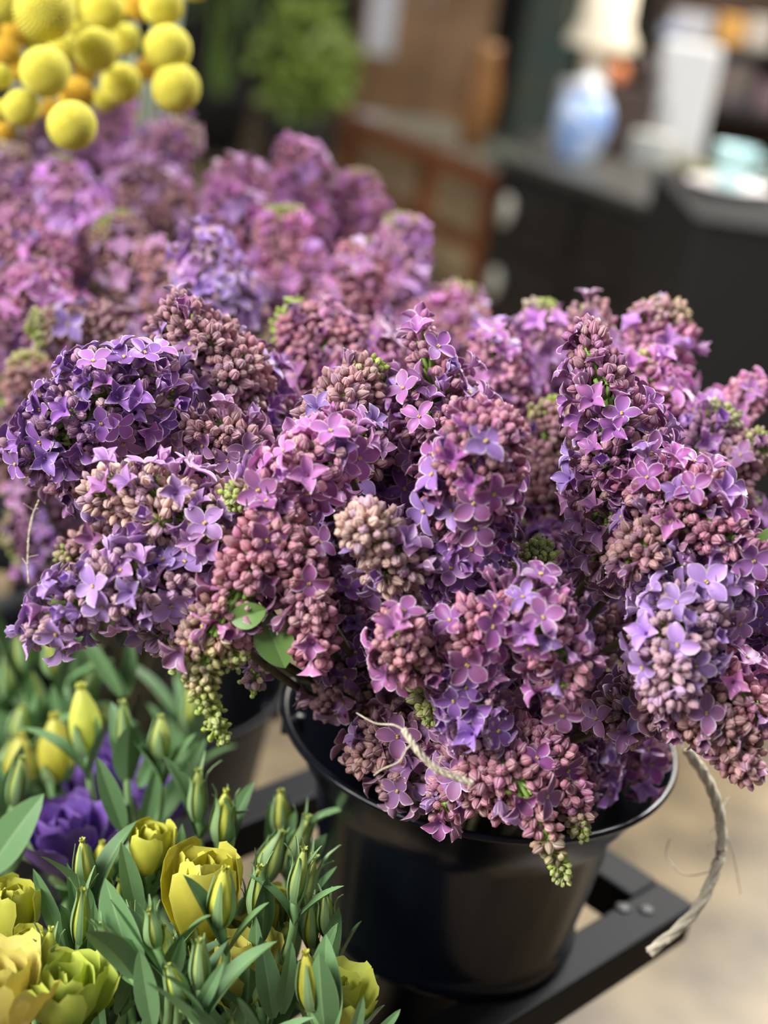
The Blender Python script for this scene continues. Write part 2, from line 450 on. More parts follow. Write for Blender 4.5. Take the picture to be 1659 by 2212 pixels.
S('short lavender lilac sprig hanging beside the green drooping tip', [(470,1260,.57),(400,1310,.565),(350,1380,.565)], 70, 45, 'lavender', .6, .4)
S('drooping lilac head of small buds ending in a yellow green tip', [(600,1120,.545),(540,1240,.54),(465,1350,.54),(435,1470,.54),(478,1595,.545)], 90, 14, 'rose', .12, 0, green=.68, bare=True, leaves=[(500,1340,.535,.014,.3,3),(572,1330,.545,.022,-1.2,5)])
S('small bud cluster branching left above the drooping green tip', [(470,1340,.545),(425,1375,.54),(392,1450,.54)], 44, 24, 'brown', .05, 0, green=.5, sub=True, dens=.9)
S('small bud cluster branching right above the drooping green tip', [(520,1280,.55),(520,1350,.545),(500,1420,.545)], 46, 26, 'rose', .05, 0, green=.4, sub=True, dens=.9)
S('pink budded lilac head hanging between the drooping tip and the centre', [(600,1080,.55),(640,1220,.545),(672,1330,.545),(680,1415,.545)], 80, 42, 'rose', .3, .1)
S('lilac head with large pink petals at its top, left of the centre', [(740,960,.56),(670,1000,.55),(590,1040,.55),(520,1070,.55)], 95, 42, 'pink', .65, .1, green=.3)
S('brown pink budded lilac head left of the upright green tipped one', [(790,1010,.60),(720,920,.595),(760,850,.595),(800,800,.60)], 105, 40, 'mauve', .3, .02, green=.25)
S('upright purple lilac head at the centre with a bare green tip', [(960,960,.61),(945,870,.605),(925,790,.605),(905,695,.61)], 125, 18, 'purple', .5, .05, bare=True)
S('largest magenta purple lilac head, its tip facing the camera', [(1010,1190,.57),(1010,1080,.555),(1035,1000,.535),(1050,930,.53)], 120, 85, 'magenta', .85, .1, scale=.95)
S('purple lilac sprig hanging under the largest magenta head', [(1020,1100,.565),(1010,1180,.56),(960,1260,.56)], 95, 50, 'violet', .85, .7)
S('pale pink budded lilac head just left of the largest magenta head', [(860,1230,.56),(830,1180,.545),(780,1130,.535)], 92, 55, 'cream', .45, .02)
S('round cluster of lilac buds above the end of the cream twine', [(900,1430,.55),(880,1400,.54),(855,1360,.53)], 78, 55, 'rose', .35, 0)
S('rosy lilac head facing forward under the largest magenta one', [(1000,1440,.56),(1010,1390,.545),(1035,1330,.53)], 105, 40, 'magenta', .85, .0)
S('violet lilac head with curled petals hanging above the twine', [(1000,1400,.56),(1015,1480,.55),(1030,1590,.55)], 88, 55, 'violet', .85, .6)
S('lilac head with wide open magenta florets and a pink budded end', [(1100,1290,.545),(1170,1350,.535),(1215,1440,.535),(1215,1530,.54)], 98, 38, 'magenta', .95, .1)
S('tall upright lilac head on the right with a bud tip', [(1360,1030,.59),(1330,920,.58),(1290,810,.58),(1262,710,.585)], 118, 34, 'purple', .55, .02, bare=True)
S('dull purple open lilac cluster under the tall upright one', [(1330,1030,.60),(1310,1120,.59),(1330,1220,.585)], 105, 80, 'mauve', .9, .6)
S('magenta lilac head at the right edge, tip pointing right and down', [(1400,1060,.575),(1480,1090,.56),(1560,1150,.555),(1640,1230,.555)], 118, 55, 'magenta', .75, .15, leaves=[(1625,1185,.55,.02,.2,7)])
S('brown budded lilac cluster under the right edge magenta head', [(1450,1130,.565),(1400,1170,.555),(1360,1200,.555)], 80, 50, 'brown', .25, .05)
S('lavender lilac head on the right with a cream budded end', [(1530,1250,.57),(1480,1330,.55),(1450,1420,.535),(1450,1490,.535)], 128, 58, 'lavender', .95, .0)
S('rosy budded lilac head at the lower right corner of the bouquet', [(1420,1500,.56),(1500,1530,.55),(1570,1590,.55),(1610,1660,.55)], 92, 48, 'brown', .3, .05)
S('dusky lilac head with flat open petals, left of the rosy corner one', [(1460,1480,.585),(1390,1510,.58),(1320,1560,.58)], 85, 55, 'mauve', .8, .6)
S('pink budded lilac head above the lower right corner one', [(1500,1440,.57),(1570,1480,.555),(1630,1540,.555)], 85, 60, 'rose', .35, .15)
S('violet lilac head cut by the right edge of the picture', [(1640,1230,.60),(1630,1320,.59),(1650,1400,.59)], 70, 60, 'violet', .6, .4)
S('deep plum lilac cluster at the right edge under the violet one', [(1600,1400,.60),(1640,1430,.595),(1650,1520,.595)], 60, 50, 'deep', .4, .3)
S('pink budded lilac spray hanging over the bucket, lowest of all', [(1030,1640,.56),(1110,1680,.55),(1170,1780,.55),(1212,1885,.555)], 78, 14, 'rose', .12, 0, green=.35, bare=True, dens=.7)
S('pink lilac side spray hanging to the right of the lowest one', [(1110,1600,.565),(1200,1650,.56),(1240,1720,.56),(1255,1800,.56)], 72, 22, 'magenta', .2, .02, green=.25, dens=.85)
S('pink budded lilac spray around the lower end of the twine', [(1000,1640,.575),(1030,1700,.57),(1100,1740,.57)], 58, 45, 'rose', .25, .1)
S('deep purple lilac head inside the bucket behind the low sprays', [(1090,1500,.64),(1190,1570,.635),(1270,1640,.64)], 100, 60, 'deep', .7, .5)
S('purple lilac florets leaning on the bucket rim beside the low spray', [(1200,1520,.65),(1270,1600,.65),(1270,1690,.65)], 75, 50, 'violet', .6, .35)
S('magenta lilac head resting inside the right rim of the bucket', [(1360,1570,.68),(1390,1620,.67),(1370,1670,.665)], 72, 45, 'magenta', .7, .2)
S('shaded mauve lilac head resting on the left rim of the bucket', [(900,1480,.63),(800,1480,.625),(700,1510,.625)], 85, 50, 'brown', .3, .3)
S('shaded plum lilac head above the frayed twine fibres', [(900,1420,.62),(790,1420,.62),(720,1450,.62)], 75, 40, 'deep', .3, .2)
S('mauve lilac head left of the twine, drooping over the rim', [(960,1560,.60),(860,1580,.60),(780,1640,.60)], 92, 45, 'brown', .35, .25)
S('lilac head with a single large pale floret under the twine', [(960,1620,.60),(880,1660,.60),(850,1710,.60)], 70, 45, 'mauve', .4, .25)
S('pink lilac head hanging below the cream twine', [(1000,1620,.585),(980,1690,.58),(960,1750,.58)], 62, 42, 'rose', .55, .5)
S('small lavender lilac sprig alone beside the green drooping tip', [(568,1395,.60),(560,1430,.60),(538,1485,.60)], 38, 22, 'lavender', .5, .1, green=.3, bare=True, sub=True)
S('tiny knob of tight green lilac buds right of the centre', [(1130,1270,.58),(1150,1230,.575),(1165,1190,.57)], 36, 24, 'green', 0, 0, green=1, sub=True)
S('tiny green budded lilac tip between the low purple heads', [(930,1490,.57),(932,1520,.565),(930,1550,.565)], 24, 16, 'green', 0, 0, green=1, sub=True)
S('brown budded lilac head with a green stalk, in the gap right of centre', [(1200,1120,.68),(1195,1000,.68),(1200,890,.68)], 82, 60, 'brown', .05, 0, green=.2, dens=.8)
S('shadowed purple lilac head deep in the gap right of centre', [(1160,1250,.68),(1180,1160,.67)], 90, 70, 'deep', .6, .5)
S('small purple lilac head between the violet and rosy heads on the left', [(520,960,.60),(460,930,.595),(410,940,.595)], 72, 50, 'mauve', .45, .35)
S('pink brown lilac head behind the brown pink budded one, half hidden', [(720,860,.70),(700,760,.70),(640,700,.71)], 105, 65, 'rose', .35, .2, green=.3)
S('mauve lilac head behind the upright centre one, on its left', [(820,800,.70),(800,730,.71)], 70, 50, 'rose', .3, .2)
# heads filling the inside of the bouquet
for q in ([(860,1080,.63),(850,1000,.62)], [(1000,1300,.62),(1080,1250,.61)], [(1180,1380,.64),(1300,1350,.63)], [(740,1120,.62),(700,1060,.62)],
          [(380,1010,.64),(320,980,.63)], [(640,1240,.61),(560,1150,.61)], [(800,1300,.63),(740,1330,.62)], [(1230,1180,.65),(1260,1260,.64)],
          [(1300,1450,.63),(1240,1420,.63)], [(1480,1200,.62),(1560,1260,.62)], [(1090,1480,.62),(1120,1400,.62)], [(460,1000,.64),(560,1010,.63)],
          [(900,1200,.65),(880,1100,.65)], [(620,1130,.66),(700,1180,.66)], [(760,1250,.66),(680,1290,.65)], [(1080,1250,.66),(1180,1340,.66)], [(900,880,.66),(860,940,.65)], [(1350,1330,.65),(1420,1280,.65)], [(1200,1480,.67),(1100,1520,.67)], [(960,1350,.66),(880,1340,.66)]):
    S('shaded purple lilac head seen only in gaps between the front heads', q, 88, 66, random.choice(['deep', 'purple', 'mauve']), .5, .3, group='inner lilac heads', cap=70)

# ------------------------------------------------------------------ lilacs behind, out of focus
BK = [
 ('pale violet spiky lilac head behind the rosy budded one', [(490,690,.76),(460,610,.76),(430,530,.76)], 92, 52, 'lavender', .95, .7, 'B'),
 ('pink lilac head at the left edge, half way up', [(150,700,.82),(80,650,.80),(50,630,.80)], 80, 60, 'pink', .4, .3, 'B'),
 ('row of rosy and green lilac buds lying above the far left violet head', [(320,730,.76),(200,700,.75),(80,710,.75)], 52, 40, 'mauve', .15, .1, 'B'),
 ('lilac head under the pink one at the left edge', [(140,590,.86),(60,540,.86),(20,510,.86)], 76, 55, 'pink', .3, .3, 'B'),
 ('bright violet lilac head under the lowest yellow ball', [(200,500,.90),(150,440,.89),(130,370,.89)], 82, 50, 'bright', .6, .4, 'B'),
 ('violet lilac head at the left edge under the yellow balls', [(60,480,.92),(20,410,.92),(10,340,.92)], 66, 50, 'bright', .5, .3, 'B'),
 ('highest pink lilac head, right of the yellow balls', [(280,440,1.02),(330,360,1.0),(400,285,1.0)], 84, 44, 'bright', .6, .5, 'B'),
 ('lilac head behind the lowest yellow ball', [(180,400,1.04),(230,320,1.04),(250,240,1.04)], 70, 44, 'bright', .5, .4, 'B'),
 ('dull lilac head left of the lowest yellow ball', [(110,400,1.0),(90,320,1.0),(110,270,1.0)], 66, 50, 'mauve', .4, .2, 'B'),
 ('pink lilac head with pale petals left of the twin peaks', [(510,560,.94),(500,460,.93),(520,380,.93)], 92, 52, 'pink', .75, .5, 'B'),
 ('tallest pink lilac peak in the middle of the picture', [(660,520,1.0),(650,420,.99),(655,330,.99)], 90, 48, 'pink', .6, .3, 'B'),
 ('second pink lilac peak, right of the tallest one', [(780,560,1.02),(775,460,1.01),(770,395,1.01)], 78, 44, 'pink', .5, .3, 'B'),
 ('pink lilac head below the two peaks', [(670,640,.90),(620,560,.90),(610,480,.90)], 92, 56, 'pink', .35, .2, 'B'),
 ('violet lilac head right of the two peaks', [(850,680,.92),(860,580,.92),(870,490,.92)], 80, 46, 'bright', .75, .3, 'B'),
 ('rosy lilac head under the violet one right of the peaks', [(740,700,.84),(760,620,.84),(780,560,.85)], 86, 56, 'rose', .4, .3, 'B'),
 ('rosy blurred lilac head with a low tip on the back right', [(880,730,.86),(950,700,.86),(1000,640,.87)], 74, 44, 'pink', .3, .2, 'A'),
 ('second rosy blurred lilac head at the back, lower right', [(920,760,.84),(1000,730,.84),(1030,690,.85)], 62, 38, 'rose', .3, .2, 'A'),
 ('brown and green budded lilac head in the dark left middle', [(340,640,.88),(280,560,.88),(250,500,.88)], 86, 56, 'brown', .1, .05, 'B'),
 ('rosy lilac head among the dull ones on the left', [(400,480,.96),(340,430,.96),(290,400,.96)], 72, 50, 'mauve', .4, .2, 'B'),
 ('rosy brown lilac head behind the pale violet spiky one', [(360,700,.84),(380,620,.84),(330,560,.85)], 72, 50, 'brown', .2, .1, 'B'),
 ('pink lilac head behind the largest magenta one', [(1090,900,.72),(1080,820,.71),(1060,740,.71)], 82, 50, 'pink', .7, .4, 'A'),
 ('violet lilac head behind the tall upright one, on its left', [(1210,800,.76),(1180,730,.75),(1170,680,.75)], 64, 42, 'bright', .5, .4, 'A'),
 ('brown tipped lilac head right behind the tall upright one', [(1290,800,.72),(1280,720,.72),(1270,680,.72)], 62, 40, 'mauve', .3, .1, 'A'),
 ('highest magenta pink lilac head on the right', [(1400,850,.72),(1420,760,.71),(1425,680,.71)], 104, 62, 'pink', .7, .4, 'A'),
 ('pink lilac head right of the tall upright one', [(1440,960,.68),(1410,870,.67),(1390,800,.67)], 92, 62, 'pink', .5, .35, 'A'),
 ('lilac head standing out at the right edge before the black pedestal', [(1480,960,.70),(1560,900,.69),(1630,840,.69)], 78, 34, 'pink', .4, .15, 'A'),
 ('violet lilac head under the one standing out on the right', [(1440,1000,.67),(1510,960,.66),(1560,900,.66)], 76, 44, 'violet', .6, .4, 'A'),
 ('budded lilac head with green tip at the right edge', [(1500,1040,.66),(1580,1010,.655),(1650,960,.65)], 68, 44, 'mauve', .15, .05, 'A'),
 ('small violet lilac sprig at the right edge above the magenta head', [(1600,1140,.68),(1640,1100,.68)], 42, 32, 'violet', .8, .6, 'A'),
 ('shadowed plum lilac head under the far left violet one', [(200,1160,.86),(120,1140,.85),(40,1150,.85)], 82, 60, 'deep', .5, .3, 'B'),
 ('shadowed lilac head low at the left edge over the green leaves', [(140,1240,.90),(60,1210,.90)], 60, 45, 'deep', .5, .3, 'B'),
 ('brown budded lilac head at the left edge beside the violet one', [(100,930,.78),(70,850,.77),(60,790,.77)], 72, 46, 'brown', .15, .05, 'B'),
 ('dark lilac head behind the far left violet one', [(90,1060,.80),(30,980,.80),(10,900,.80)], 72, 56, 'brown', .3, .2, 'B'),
 ('rosy budded lilac sprig above the pale lowest left head', [(300,1180,.64),(210,1170,.63),(150,1200,.63)], 50, 34, 'brown', .1, .05, 'A'),
]
for lab, pth, rb, rt, ti, a, b, ft in BK:
    S(lab, pth, rb, rt, ti, a * .75, b * .6, foot=ft, cap=60, green=.3 if 'green' in lab else random.choice([0, .15, .25]), dens=.85)
for q in ([(440,760,.84),(380,740,.84)], [(200,620,.92),(140,620,.92)], [(560,700,.86),(540,640,.86)], [(300,560,.98),(380,540,.98)], [(700,760,.78),(620,760,.78)],
          [(180,800,.84),(240,740,.84)], [(840,780,.80),(900,760,.80)], [(1150,860,.78),(1220,820,.78)], [(1350,900,.76),(1450,860,.76)], [(90,560,.98),(40,600,.98)],
          [(480,560,1.0),(560,520,1.0)], [(700,560,1.02),(740,500,1.02)], [(230,1080,.80),(300,1060,.80)], [(20,760,.88),(40,700,.88)], [(1240,1000,.74),(1130,1000,.74)], [(250,480,1.04),(180,540,1.0)]):
    S('dull rosy lilac head filling a gap among the blurred ones behind', q, 84, 66, random.choice(['mauve', 'rose', 'brown', 'deep']), .25, .1, green=.2, dens=.8, foot='B' if q[0][0] < 800 else 'A', group='blurred lilac heads filling the back', cap=40)
print('lilac parts', NPART)

# ------------------------------------------------------------------ buckets
def bucket(label, c, seg=96, s=1.0, group=None, plain=False, mm=None):
    t = thing('flower_bucket', label, 'bucket', (c.x, c.y, c.z - .235 * s), 0, group); H = .235
    prof = [(.0, .003), (.044, .003), (.047, .006), (.0545, H - .119), (.0675, H - .115), (.0695, H - .111), (.0680, H - .107), (.0672, H - .103), (.0775, H - .036), (.079, H - .030), (.086, H - .02), (.094, H - .004), (.0965, H - .002), (.0985, H - .001), (.0990, H + .0005), (.0978, H + .002), (.0955, H + .0015),
            (.093, H - .004), (.084, H - .022), (.076, H - .036), (.0650, H - .107), (.060, H - .110), (.051, H - .120), (.045, .008), (0, .008)]
    if plain: prof = [(0, .003), (.064, .003), (.067, .006), (.0925, H - .012), (.096, H - .006), (.0990, H + .0005), (.0978, H + .002), (.0955, H + .0015), (.091, H - .012), (.064, .009), (0, .009)]
    mb = MB(); mb.lathe([(r * s, z * s) for r, z in prof], seg=seg)
    link('bucket_body', mb.mesh('bucket_body', [mm or M_BUCKET]), t)
    w = MB(); pp = []
    for i in range(25):
        a = PI * i / 24; pp.append((math.cos(a) * .094 * s, .02 - math.sin(a) * .0 + .075 * s * math.sin(a), (H - .012 - .055 * math.sin(a)) * s))
    for sx in (-1, 1):
        w.tube([(sx * .086 * s, 0, (H - .016) * s), (sx * .097 * s, 0, (H - .016) * s)], .006 * s, 0, 12)
    link('handle_lug', w.mesh('handle_lug', [M_BUCKET]), t)
    return t
bucket('black plastic bucket on the rack holding the sharp front lilacs', BUCKET_A, s=1.03)
bucket('black plastic bucket holding the blurred lilacs, behind the lisianthus buds', BUCKET_B, s=1.3, plain=True, mm=M_MATTE)

# ------------------------------------------------------------------ rack (one welded frame)
zr = .905
cr = PZ(1425, 1985, zr); e1 = PZ(1010, 2245, zr); e2 = PZ(1240, 1862, zr)
u = (e1 - cr).normalized(); v = (e2 - cr); v = (v - u * v.dot(u)).normalized()
rk = thing('flower_rack', 'black square tube metal rack carrying the lilac bucket above the floor', 'rack', (cr.x, cr.y, 0))
o0_ = Vector((cr.x, cr.y, 0))
def bar(name, a, b, w=.026, h=.026):
    d = (b - a); L = d.length; X = d.normalized(); Z = Vector((0, 0, 1)) if abs(X.z) < .9 else Vector((1, 0, 0)); Y = Z.cross(X).normalized(); Z = X.cross(Y)
    m = MB(); m.box((a + b) / 2 - o0_, (L, w, h), Matrix((X, Y, Z)).transposed()); o = link(name, m.mesh(name, [M_RACK], False), rk); bevel(o, .0018); return o
LU, LV = .27, .20
c0, c1, c2, c3 = cr, cr + u * LU, cr + u * LU + v * LV, cr + v * LV
hw = u * -.013
bar('rail', c0 + hw, c1 - hw); bar('rail', c0 + v * .0135, c3 - v * .0135); bar('rail', c3 + hw, c2 - hw); bar('rail', c1 + v * .0135, c2 - v * .0135)
for c in (c3, c2):
    ins = (c1 + c3) / 2 - c; ins.z = 0; ins = ins.normalized() * .001
    bar('leg', Vector((c.x, c.y, .0)) + ins + Vector((0,0,.001)), Vector((c.x, c.y, zr - .0135)) + ins, .024, .024)
zb = BUCKET_A.z - .235 * 1.03
m = MB(); m.lathe([(0, zb - .006), (.062, zb - .006), (.063, zb - .003), (.062, zb), (0, zb)], Vector((BUCKET_A.x, BUCKET_A.y, 0)) - o0_, 48); link('round_tray', m.mesh('round_tray', [M_RACK]), rk)
ac = Vector((BUCKET_A.x, BUCKET_A.y, zb - .012)); b3 = c3.copy(); b3.z = zb - .012
bar('tray_arm', ac, b3 , .012, .012); bar('tray_post', Vector((ac.x, ac.y, .001)), Vector((ac.x, ac.y, zb - .019)), .03, .03)
for (x, y) in ((1345, 1962), (1395, 1966)):
    q = PZ(x, y, zr + .013) - o0_; m = MB(); m.lathe([(.0045, 0), (.0045, .0006), (.003, .0012), (0, .0013)], q, 20)
    link('bolt', m.mesh('bolt', [mat('worn_bolt', (.035, .034, .033), .55, .3)]), rk)

# ------------------------------------------------------------------ twine
def twine(label, path, r, fibres, seed, grp=None):
    rr = random.Random(seed); p = [P(*q) for q in path]; c = catmull(p, 60)
    root = thing('twine', label, 'twine', p[0], 0, grp); o = p[0]
    m = MB()
    for s in range(3):
        q = []
        for i, x in enumerate(c):
            t = (c[min(60, i + 1)] - c[max(0, i - 1)]).normalized(); F = frame_from(t, i * .42 + s * 2.1)
            q.append(x - o + F @ Vector((r * .48, 0, 0)))
        m.tube(q, [r * .62 * (1 + rr.uniform(-.1, .1)) for _ in q], 0, 7)
    link('cord', m.mesh('cord', [M_TWINE]), root)
    for f in fibres:
        m = MB(); q = catmull([P(*k) for k in f], 30); m.tube([x - o for x in q], [.00045 * (1 - .5 * i / 30) for i in range(31)], 0, 5)
        link('loose_fibre', m.mesh('loose_fibre', [M_TWINE]), root)
    for k in range(10):
        i = rr.randint(2, 56); q = [c[i]]
        d = Vector((rr.uniform(-1, 1), rr.uniform(-1, 1), rr.uniform(-1, 1))).normalized() * .0022
        for s in range(3): q.append(q[-1] + d + (c[min(60, i + 2)] - c[i]) * .5)
        m = MB(); m.tube([x - o for x in catmull(q, 8)], .00014, 0, 4); link('loose_fibre', m.mesh('loose_fibre', [M_TWINE]), root)
    return root
twine('cream twine end lying across the lower lilacs with frayed fibres', [(872,1576,.530),(905,1625,.528),(950,1665,.528),(1020,1692,.530)], .00135,
      [[(874,1578,.530),(850,1566,.531),(810,1562,.535),(770,1540,.54)], [(895,1608,.528),(878,1618,.528),(862,1645,.53),(825,1662,.533),(808,1675,.535)], [(900,1610,.527),(915,1640,.526),(960,1665,.526),(1005,1672,.527)]], 1)
twine('cream twine tail hanging in a curve right of the bucket', [(1485,1620,.66),(1530,1690,.66),(1556,1770,.66),(1552,1860,.66),(1500,1970,.655),(1402,2058,.65)], .0025,
      [[(1556,1790,.66),(1580,1830,.67),(1600,1930,.68)], [(1545,1880,.66),(1480,1890,.67),(1440,1850,.68),(1448,1810,.68)], [(1550,1760,.66),(1575,1720,.67)]], 2)
twine('thin pale thread hanging under the far left lilac head', [(84,1080,.62),(66,1130,.62),(60,1200,.62),(62,1260,.62)], .0004, [], 3)

# ------------------------------------------------------------------ lisianthus
BUCKET_L = P(220, 2440, .64); BUCKET_L.z -= .03
YEL, LIME, PALE = (.60, .60, .04), (.48, .60, .07), (.74, .60, .18)
PUR = (.20, .09, .42)
M_PUR = petal_mat('purple_lisianthus_petal', 'pur', .3)
def lbud(mb, L, W, seed):          # spiralled closed petals
    rr = random.Random(seed); nu, nv = 15, 20; pts, A = [], []
    for i in range(nu):
        u = i / (nu - 1); r = W * (math.sin(PI * min(.97, (u * .80 + .12) ** .82)) ** .95) * (1 if u < .93 else .8)
        for j in range(nv):
            a = 2 * PI * j / nv; f = 1 + .16 * abs(math.sin(2.5 * a + u * 2.6)) - .06
            pts.append((r * f * math.cos(a), r * f * math.sin(a), u * L)); A.append((0, u, .4 + .3 * (math.sin(2.5 * a + u * 2.6) > 0)))
    mb.grid(pts, nu, nv, 0, A, close=True)
    for k in range(5):             # little frilled petal tips
        a = k * 1.257; petal(mb, a, L * .16, W * .26, .05, .4 + rr.uniform(-.2, .5), .3, 0, L * .93, True, rb=W * .06, mi=(0, 0), ruf=.3)
def sepals(mb, L, W, ln, flare, seed, n=5):
    rr = random.Random(seed)
    for k in range(n):
        a = 2 * PI * k / n + .3; nu = 10; pts, A = [], []
        fl = flare * rr.uniform(.5, 1.3); ll = L * ln * rr.uniform(.9, 1.12)
        for i in range(nu):
            u = i / (nu - 1); z = u * ll; uu = min(1, z / L)
            r = W * 1.10 * (math.sin(PI * min(.97, (uu * .80 + .12) ** .82)) ** .95) + .0006 + fl * L * max(0, u - .55) ** 2
            w = W * .50 * (1 - u) ** .75 * (1 if u > .12 else .8) + .00025
            for v in (-1, -.4, 0, .4, 1):
                rr_ = r * (1 + .05 * (1 - abs(v)));
                x, y = rr_, v * w
                pts.append((x * math.cos(a) - y * math.sin(a), x * math.sin(a) + y * math.cos(a), z)); A.append((.6 if v == 0 or abs(v) == 1 else 0, u, .5))
        mb.grid(pts, nu, 5, 0, A)
        mb.grid([(p[0] * .96, p[1] * .96, p[2]) for p in pts], nu, 5, 0, A, flip=True)
def lflower(mb, L, W, openf, seed, n=9):
    rr = random.Random(seed)
    for k in range(n):
        ring = k // 3; a = k * 2.094 + ring * 1.05 + rr.uniform(-.2, .2)
        t0 = .80 - ring * .22 + openf * .35; t1 = -.45 + openf * (1.0 - ring * .2) + rr.uniform(-.12, .12)
        petal(mb, a, L * (1.12 - ring * .05), W * (.98 - ring * .14), t0, t1, .30, -.5 - openf * 1.1, 0, True, rb=.001, mi=(0, 0), ruf=.10, ob=True, b=rr.uniform(.3, .7), twist=rr.uniform(-.15, .15))
LEAFV = [leaf_mb(1, w, f, b, i).mesh('leaf', [M_LEAF]) for i, (w, f, b) in enumerate(((.13, .45, .5), (.16, .4, -.4), (.11, .5, .9), (.18, .35, .2)))]
CONT = Vector((0, 0, 1))
def lisi(label, x, y, d, h, w, kind, col=YEL, lean=0, sep=.75, flare=.8, nl=2, ll=.05, group=None, stemlen=.17, seed=None, sep_col=(.22, .36, .14), leafpx=()):
    """x,y = pixel of the head's base; h,w = head height and half width in px"""
    seed = int(x * 7 + y) if seed is None else seed; rr = random.Random(seed)
    b = P(x, y, d); k = d / FPX
    up = (UY * math.cos(lean) + RX * math.sin(lean) - fw * .25).normalized(); up = (up + Vector((0, 0, .25))).normalized()
    root = thing('cut_lisianthus', label, 'lisianthus', b, 0, group)
    H, W = h * k * 1.08, w * k
    F = frame_from(up, rr.uniform(0, 6)).to_4x4()
    if kind == 'flower': m = MB(); lflower(m, H, W * 1.25, .35, seed)
    elif kind == 'open': m = MB(); lflower(m, H, W * 1.1, .8, seed, 12)
    elif kind != 'leafy': m = MB(); lbud(m, H, W, seed)
    if kind != 'leafy':
        o = link('flower_head' if kind in ('flower', 'open') else 'flower_bud', m.mesh('head', [M_LIS if col != PUR else M_PUR]), root); o.matrix_local = F; o.color = (*col, 1)
        s = MB(); sepals(s, H, W * (1 if kind == 'bud' else .7), sep, flare, seed); q = link('sepals', s.mesh('sepals', [M_LEAF]), o); q.color = (*sep_col, 1)
    # stalk
    foot = BUCKET_L + Vector((rr.uniform(-.05, .05), rr.uniform(-.03, .06), -.10))
    if y < 1720: foot = BUCKET_L + Vector((rr.uniform(-.06, .04), .20, -.05))
    p1 = b - up * .035; q = catmull([foot, b.lerp(foot, .55) + Vector((rr.uniform(-.01, .01), 0, .0)), p1, b + up * .001], 16)
    s = MB(); s.tube([c - b for c in q], [.0021 - .0004 * i / 16 for i in range(17)], 0, 8)
    s.lathe([(.0012, -.004), (W * .55, .0005), (W * .45, .003), (.0003, .0035)], seg=12)
    # orient receptacle roughly
    link('stalk', s.mesh('stalk', [M_SOFT]), root)
    for i in range(nl):
        c = q[max(3, 13 - i * 3)]; a0 = rr.uniform(0, PI)
        for sd in (0, PI):
            a = a0 + sd; lat = RX * math.cos(a) * 1.0 + Vector((0, .6, 0)) * math.sin(a)
            X = (up * rr.uniform(1.5, 2.6) + lat * .75).normalized(); Z = (-lat + up * .2); Z = (Z - X * Z.dot(X)).normalized(); Y = Z.cross(X)
            o = link('leaf', rr.choice(LEAFV), root); o.matrix_local = Matrix.Translation(c - b) @ Matrix((X, Y, Z)).transposed().to_4x4() @ Matrix.Scale(ll * rr.uniform(.6, .95), 4)
            g = rr.uniform(.8, 1.2); o.color = (.12 * g, .24 * g, .085 * g, 1)
    for (lx, ly, tx, ty, wd, dd) in leafpx:      # leaf from pixel to pixel
        A_ = P(lx, ly, dd); B_ = P(tx, ty, dd - .012); X = (B_ - A_); Lf = X.length; X.normalize()
        Z = ((CAM - A_).normalized() + Vector((rr.uniform(-.4, .4), 0, .3))); Z = (Z - X * Z.dot(X)).normalized(); Y = Z.cross(X)
        me = leaf_mb(Lf, wd * .66 * dd / FPX, .28, rr.uniform(.1, .35), seed).mesh('leaf', [M_LEAF])
        o = link('leaf', me, root); o.matrix_local = Matrix.Translation(A_ - b) @ Matrix((X, Y, Z)).transposed().to_4x4()
        g = rr.uniform(.85, 1.2); o.color = (.12 * g, .24 * g, .09 * g, 1)
    return root
T = lisi
T('lisianthus with a tall lime bud under the lowest left lilac', 190, 1622, .72, 135, 33, 'bud', (.62,.66,.10), -.10, .55, .2, 1, leafpx=[(272,1500,182,1385,24,.75),(272,1505,285,1380,24,.76)])
T('lisianthus with a mustard bud left of the tall lime one', 125, 1680, .76, 130, 38, 'bud', (.52,.48,.04), -.02, .35, .2, 1)
T('lisianthus with a dull yellow bud at the left edge', 45, 1700, .80, 110, 36, 'bud', (.50,.47,.05), .05, .4, .2, 1)
T('lisianthus shoot with a slim green bud pointing up at left', 30, 1735, .70, 100, 18, 'bud', (.35,.48,.14), .25, 1.0, .3, 1, leafpx=[(-30,1890,78,1720,62,.66),(5,1900,60,1770,30,.67)])
T('lisianthus with a twisted green leaf shoot in the left middle', 272, 1630, .70, 110, 16, 'bud', (.36,.48,.15), -.05, 1.0, .15, 1, leafpx=[(268,1800,212,1640,32,.66),(262,1505,160,1340,22,.74),(300,1700,350,1600,26,.72)])
T('lisianthus with a tight bud on a pale stalk, left of the dark bucket', 345, 1640, .70, 90, 22, 'bud', (.42,.52,.16), .06, .9, .3, 1, leafpx=[(330,1790,440,1600,30,.74),(305,1810,350,1650,26,.70)])
T('lisianthus with a spiky green bud, its sepal tips splayed', 425, 1770, .66, 105, 17, 'bud', (.30,.42,.12), .05, 1.15, 1.6, 1)
T('lisianthus with a yellow striped bud beside the pale floor gap', 478, 1815, .64, 105, 23, 'bud', (.60,.66,.08), .12, 1.05, 1.3, 1, leafpx=[(380,1980,390,1790,30,.64)])
T('lisianthus with a silver leaf and slim yellow bud under the floor gap', 610, 1800, .68, 90, 20, 'bud', (.62,.66,.14), -.05, .9, .4, 1, leafpx=[(590,1880,590,1740,26,.69),(620,1850,628,1760,18,.68)])
T('lisianthus with a plump green bud leaning right', 565, 1900, .64, 110, 25, 'bud', (.38,.50,.14), .45, 1.1, .2, 1, leafpx=[(545,1925,470,2050,22,.62)])
T('lisianthus with a curled slender bud at the right of the bunch', 625, 1890, .66, 130, 20, 'bud', (.36,.48,.15), .35, 1.2, 1.4, 1, leafpx=[(622,1905,672,1790,16,.66)])
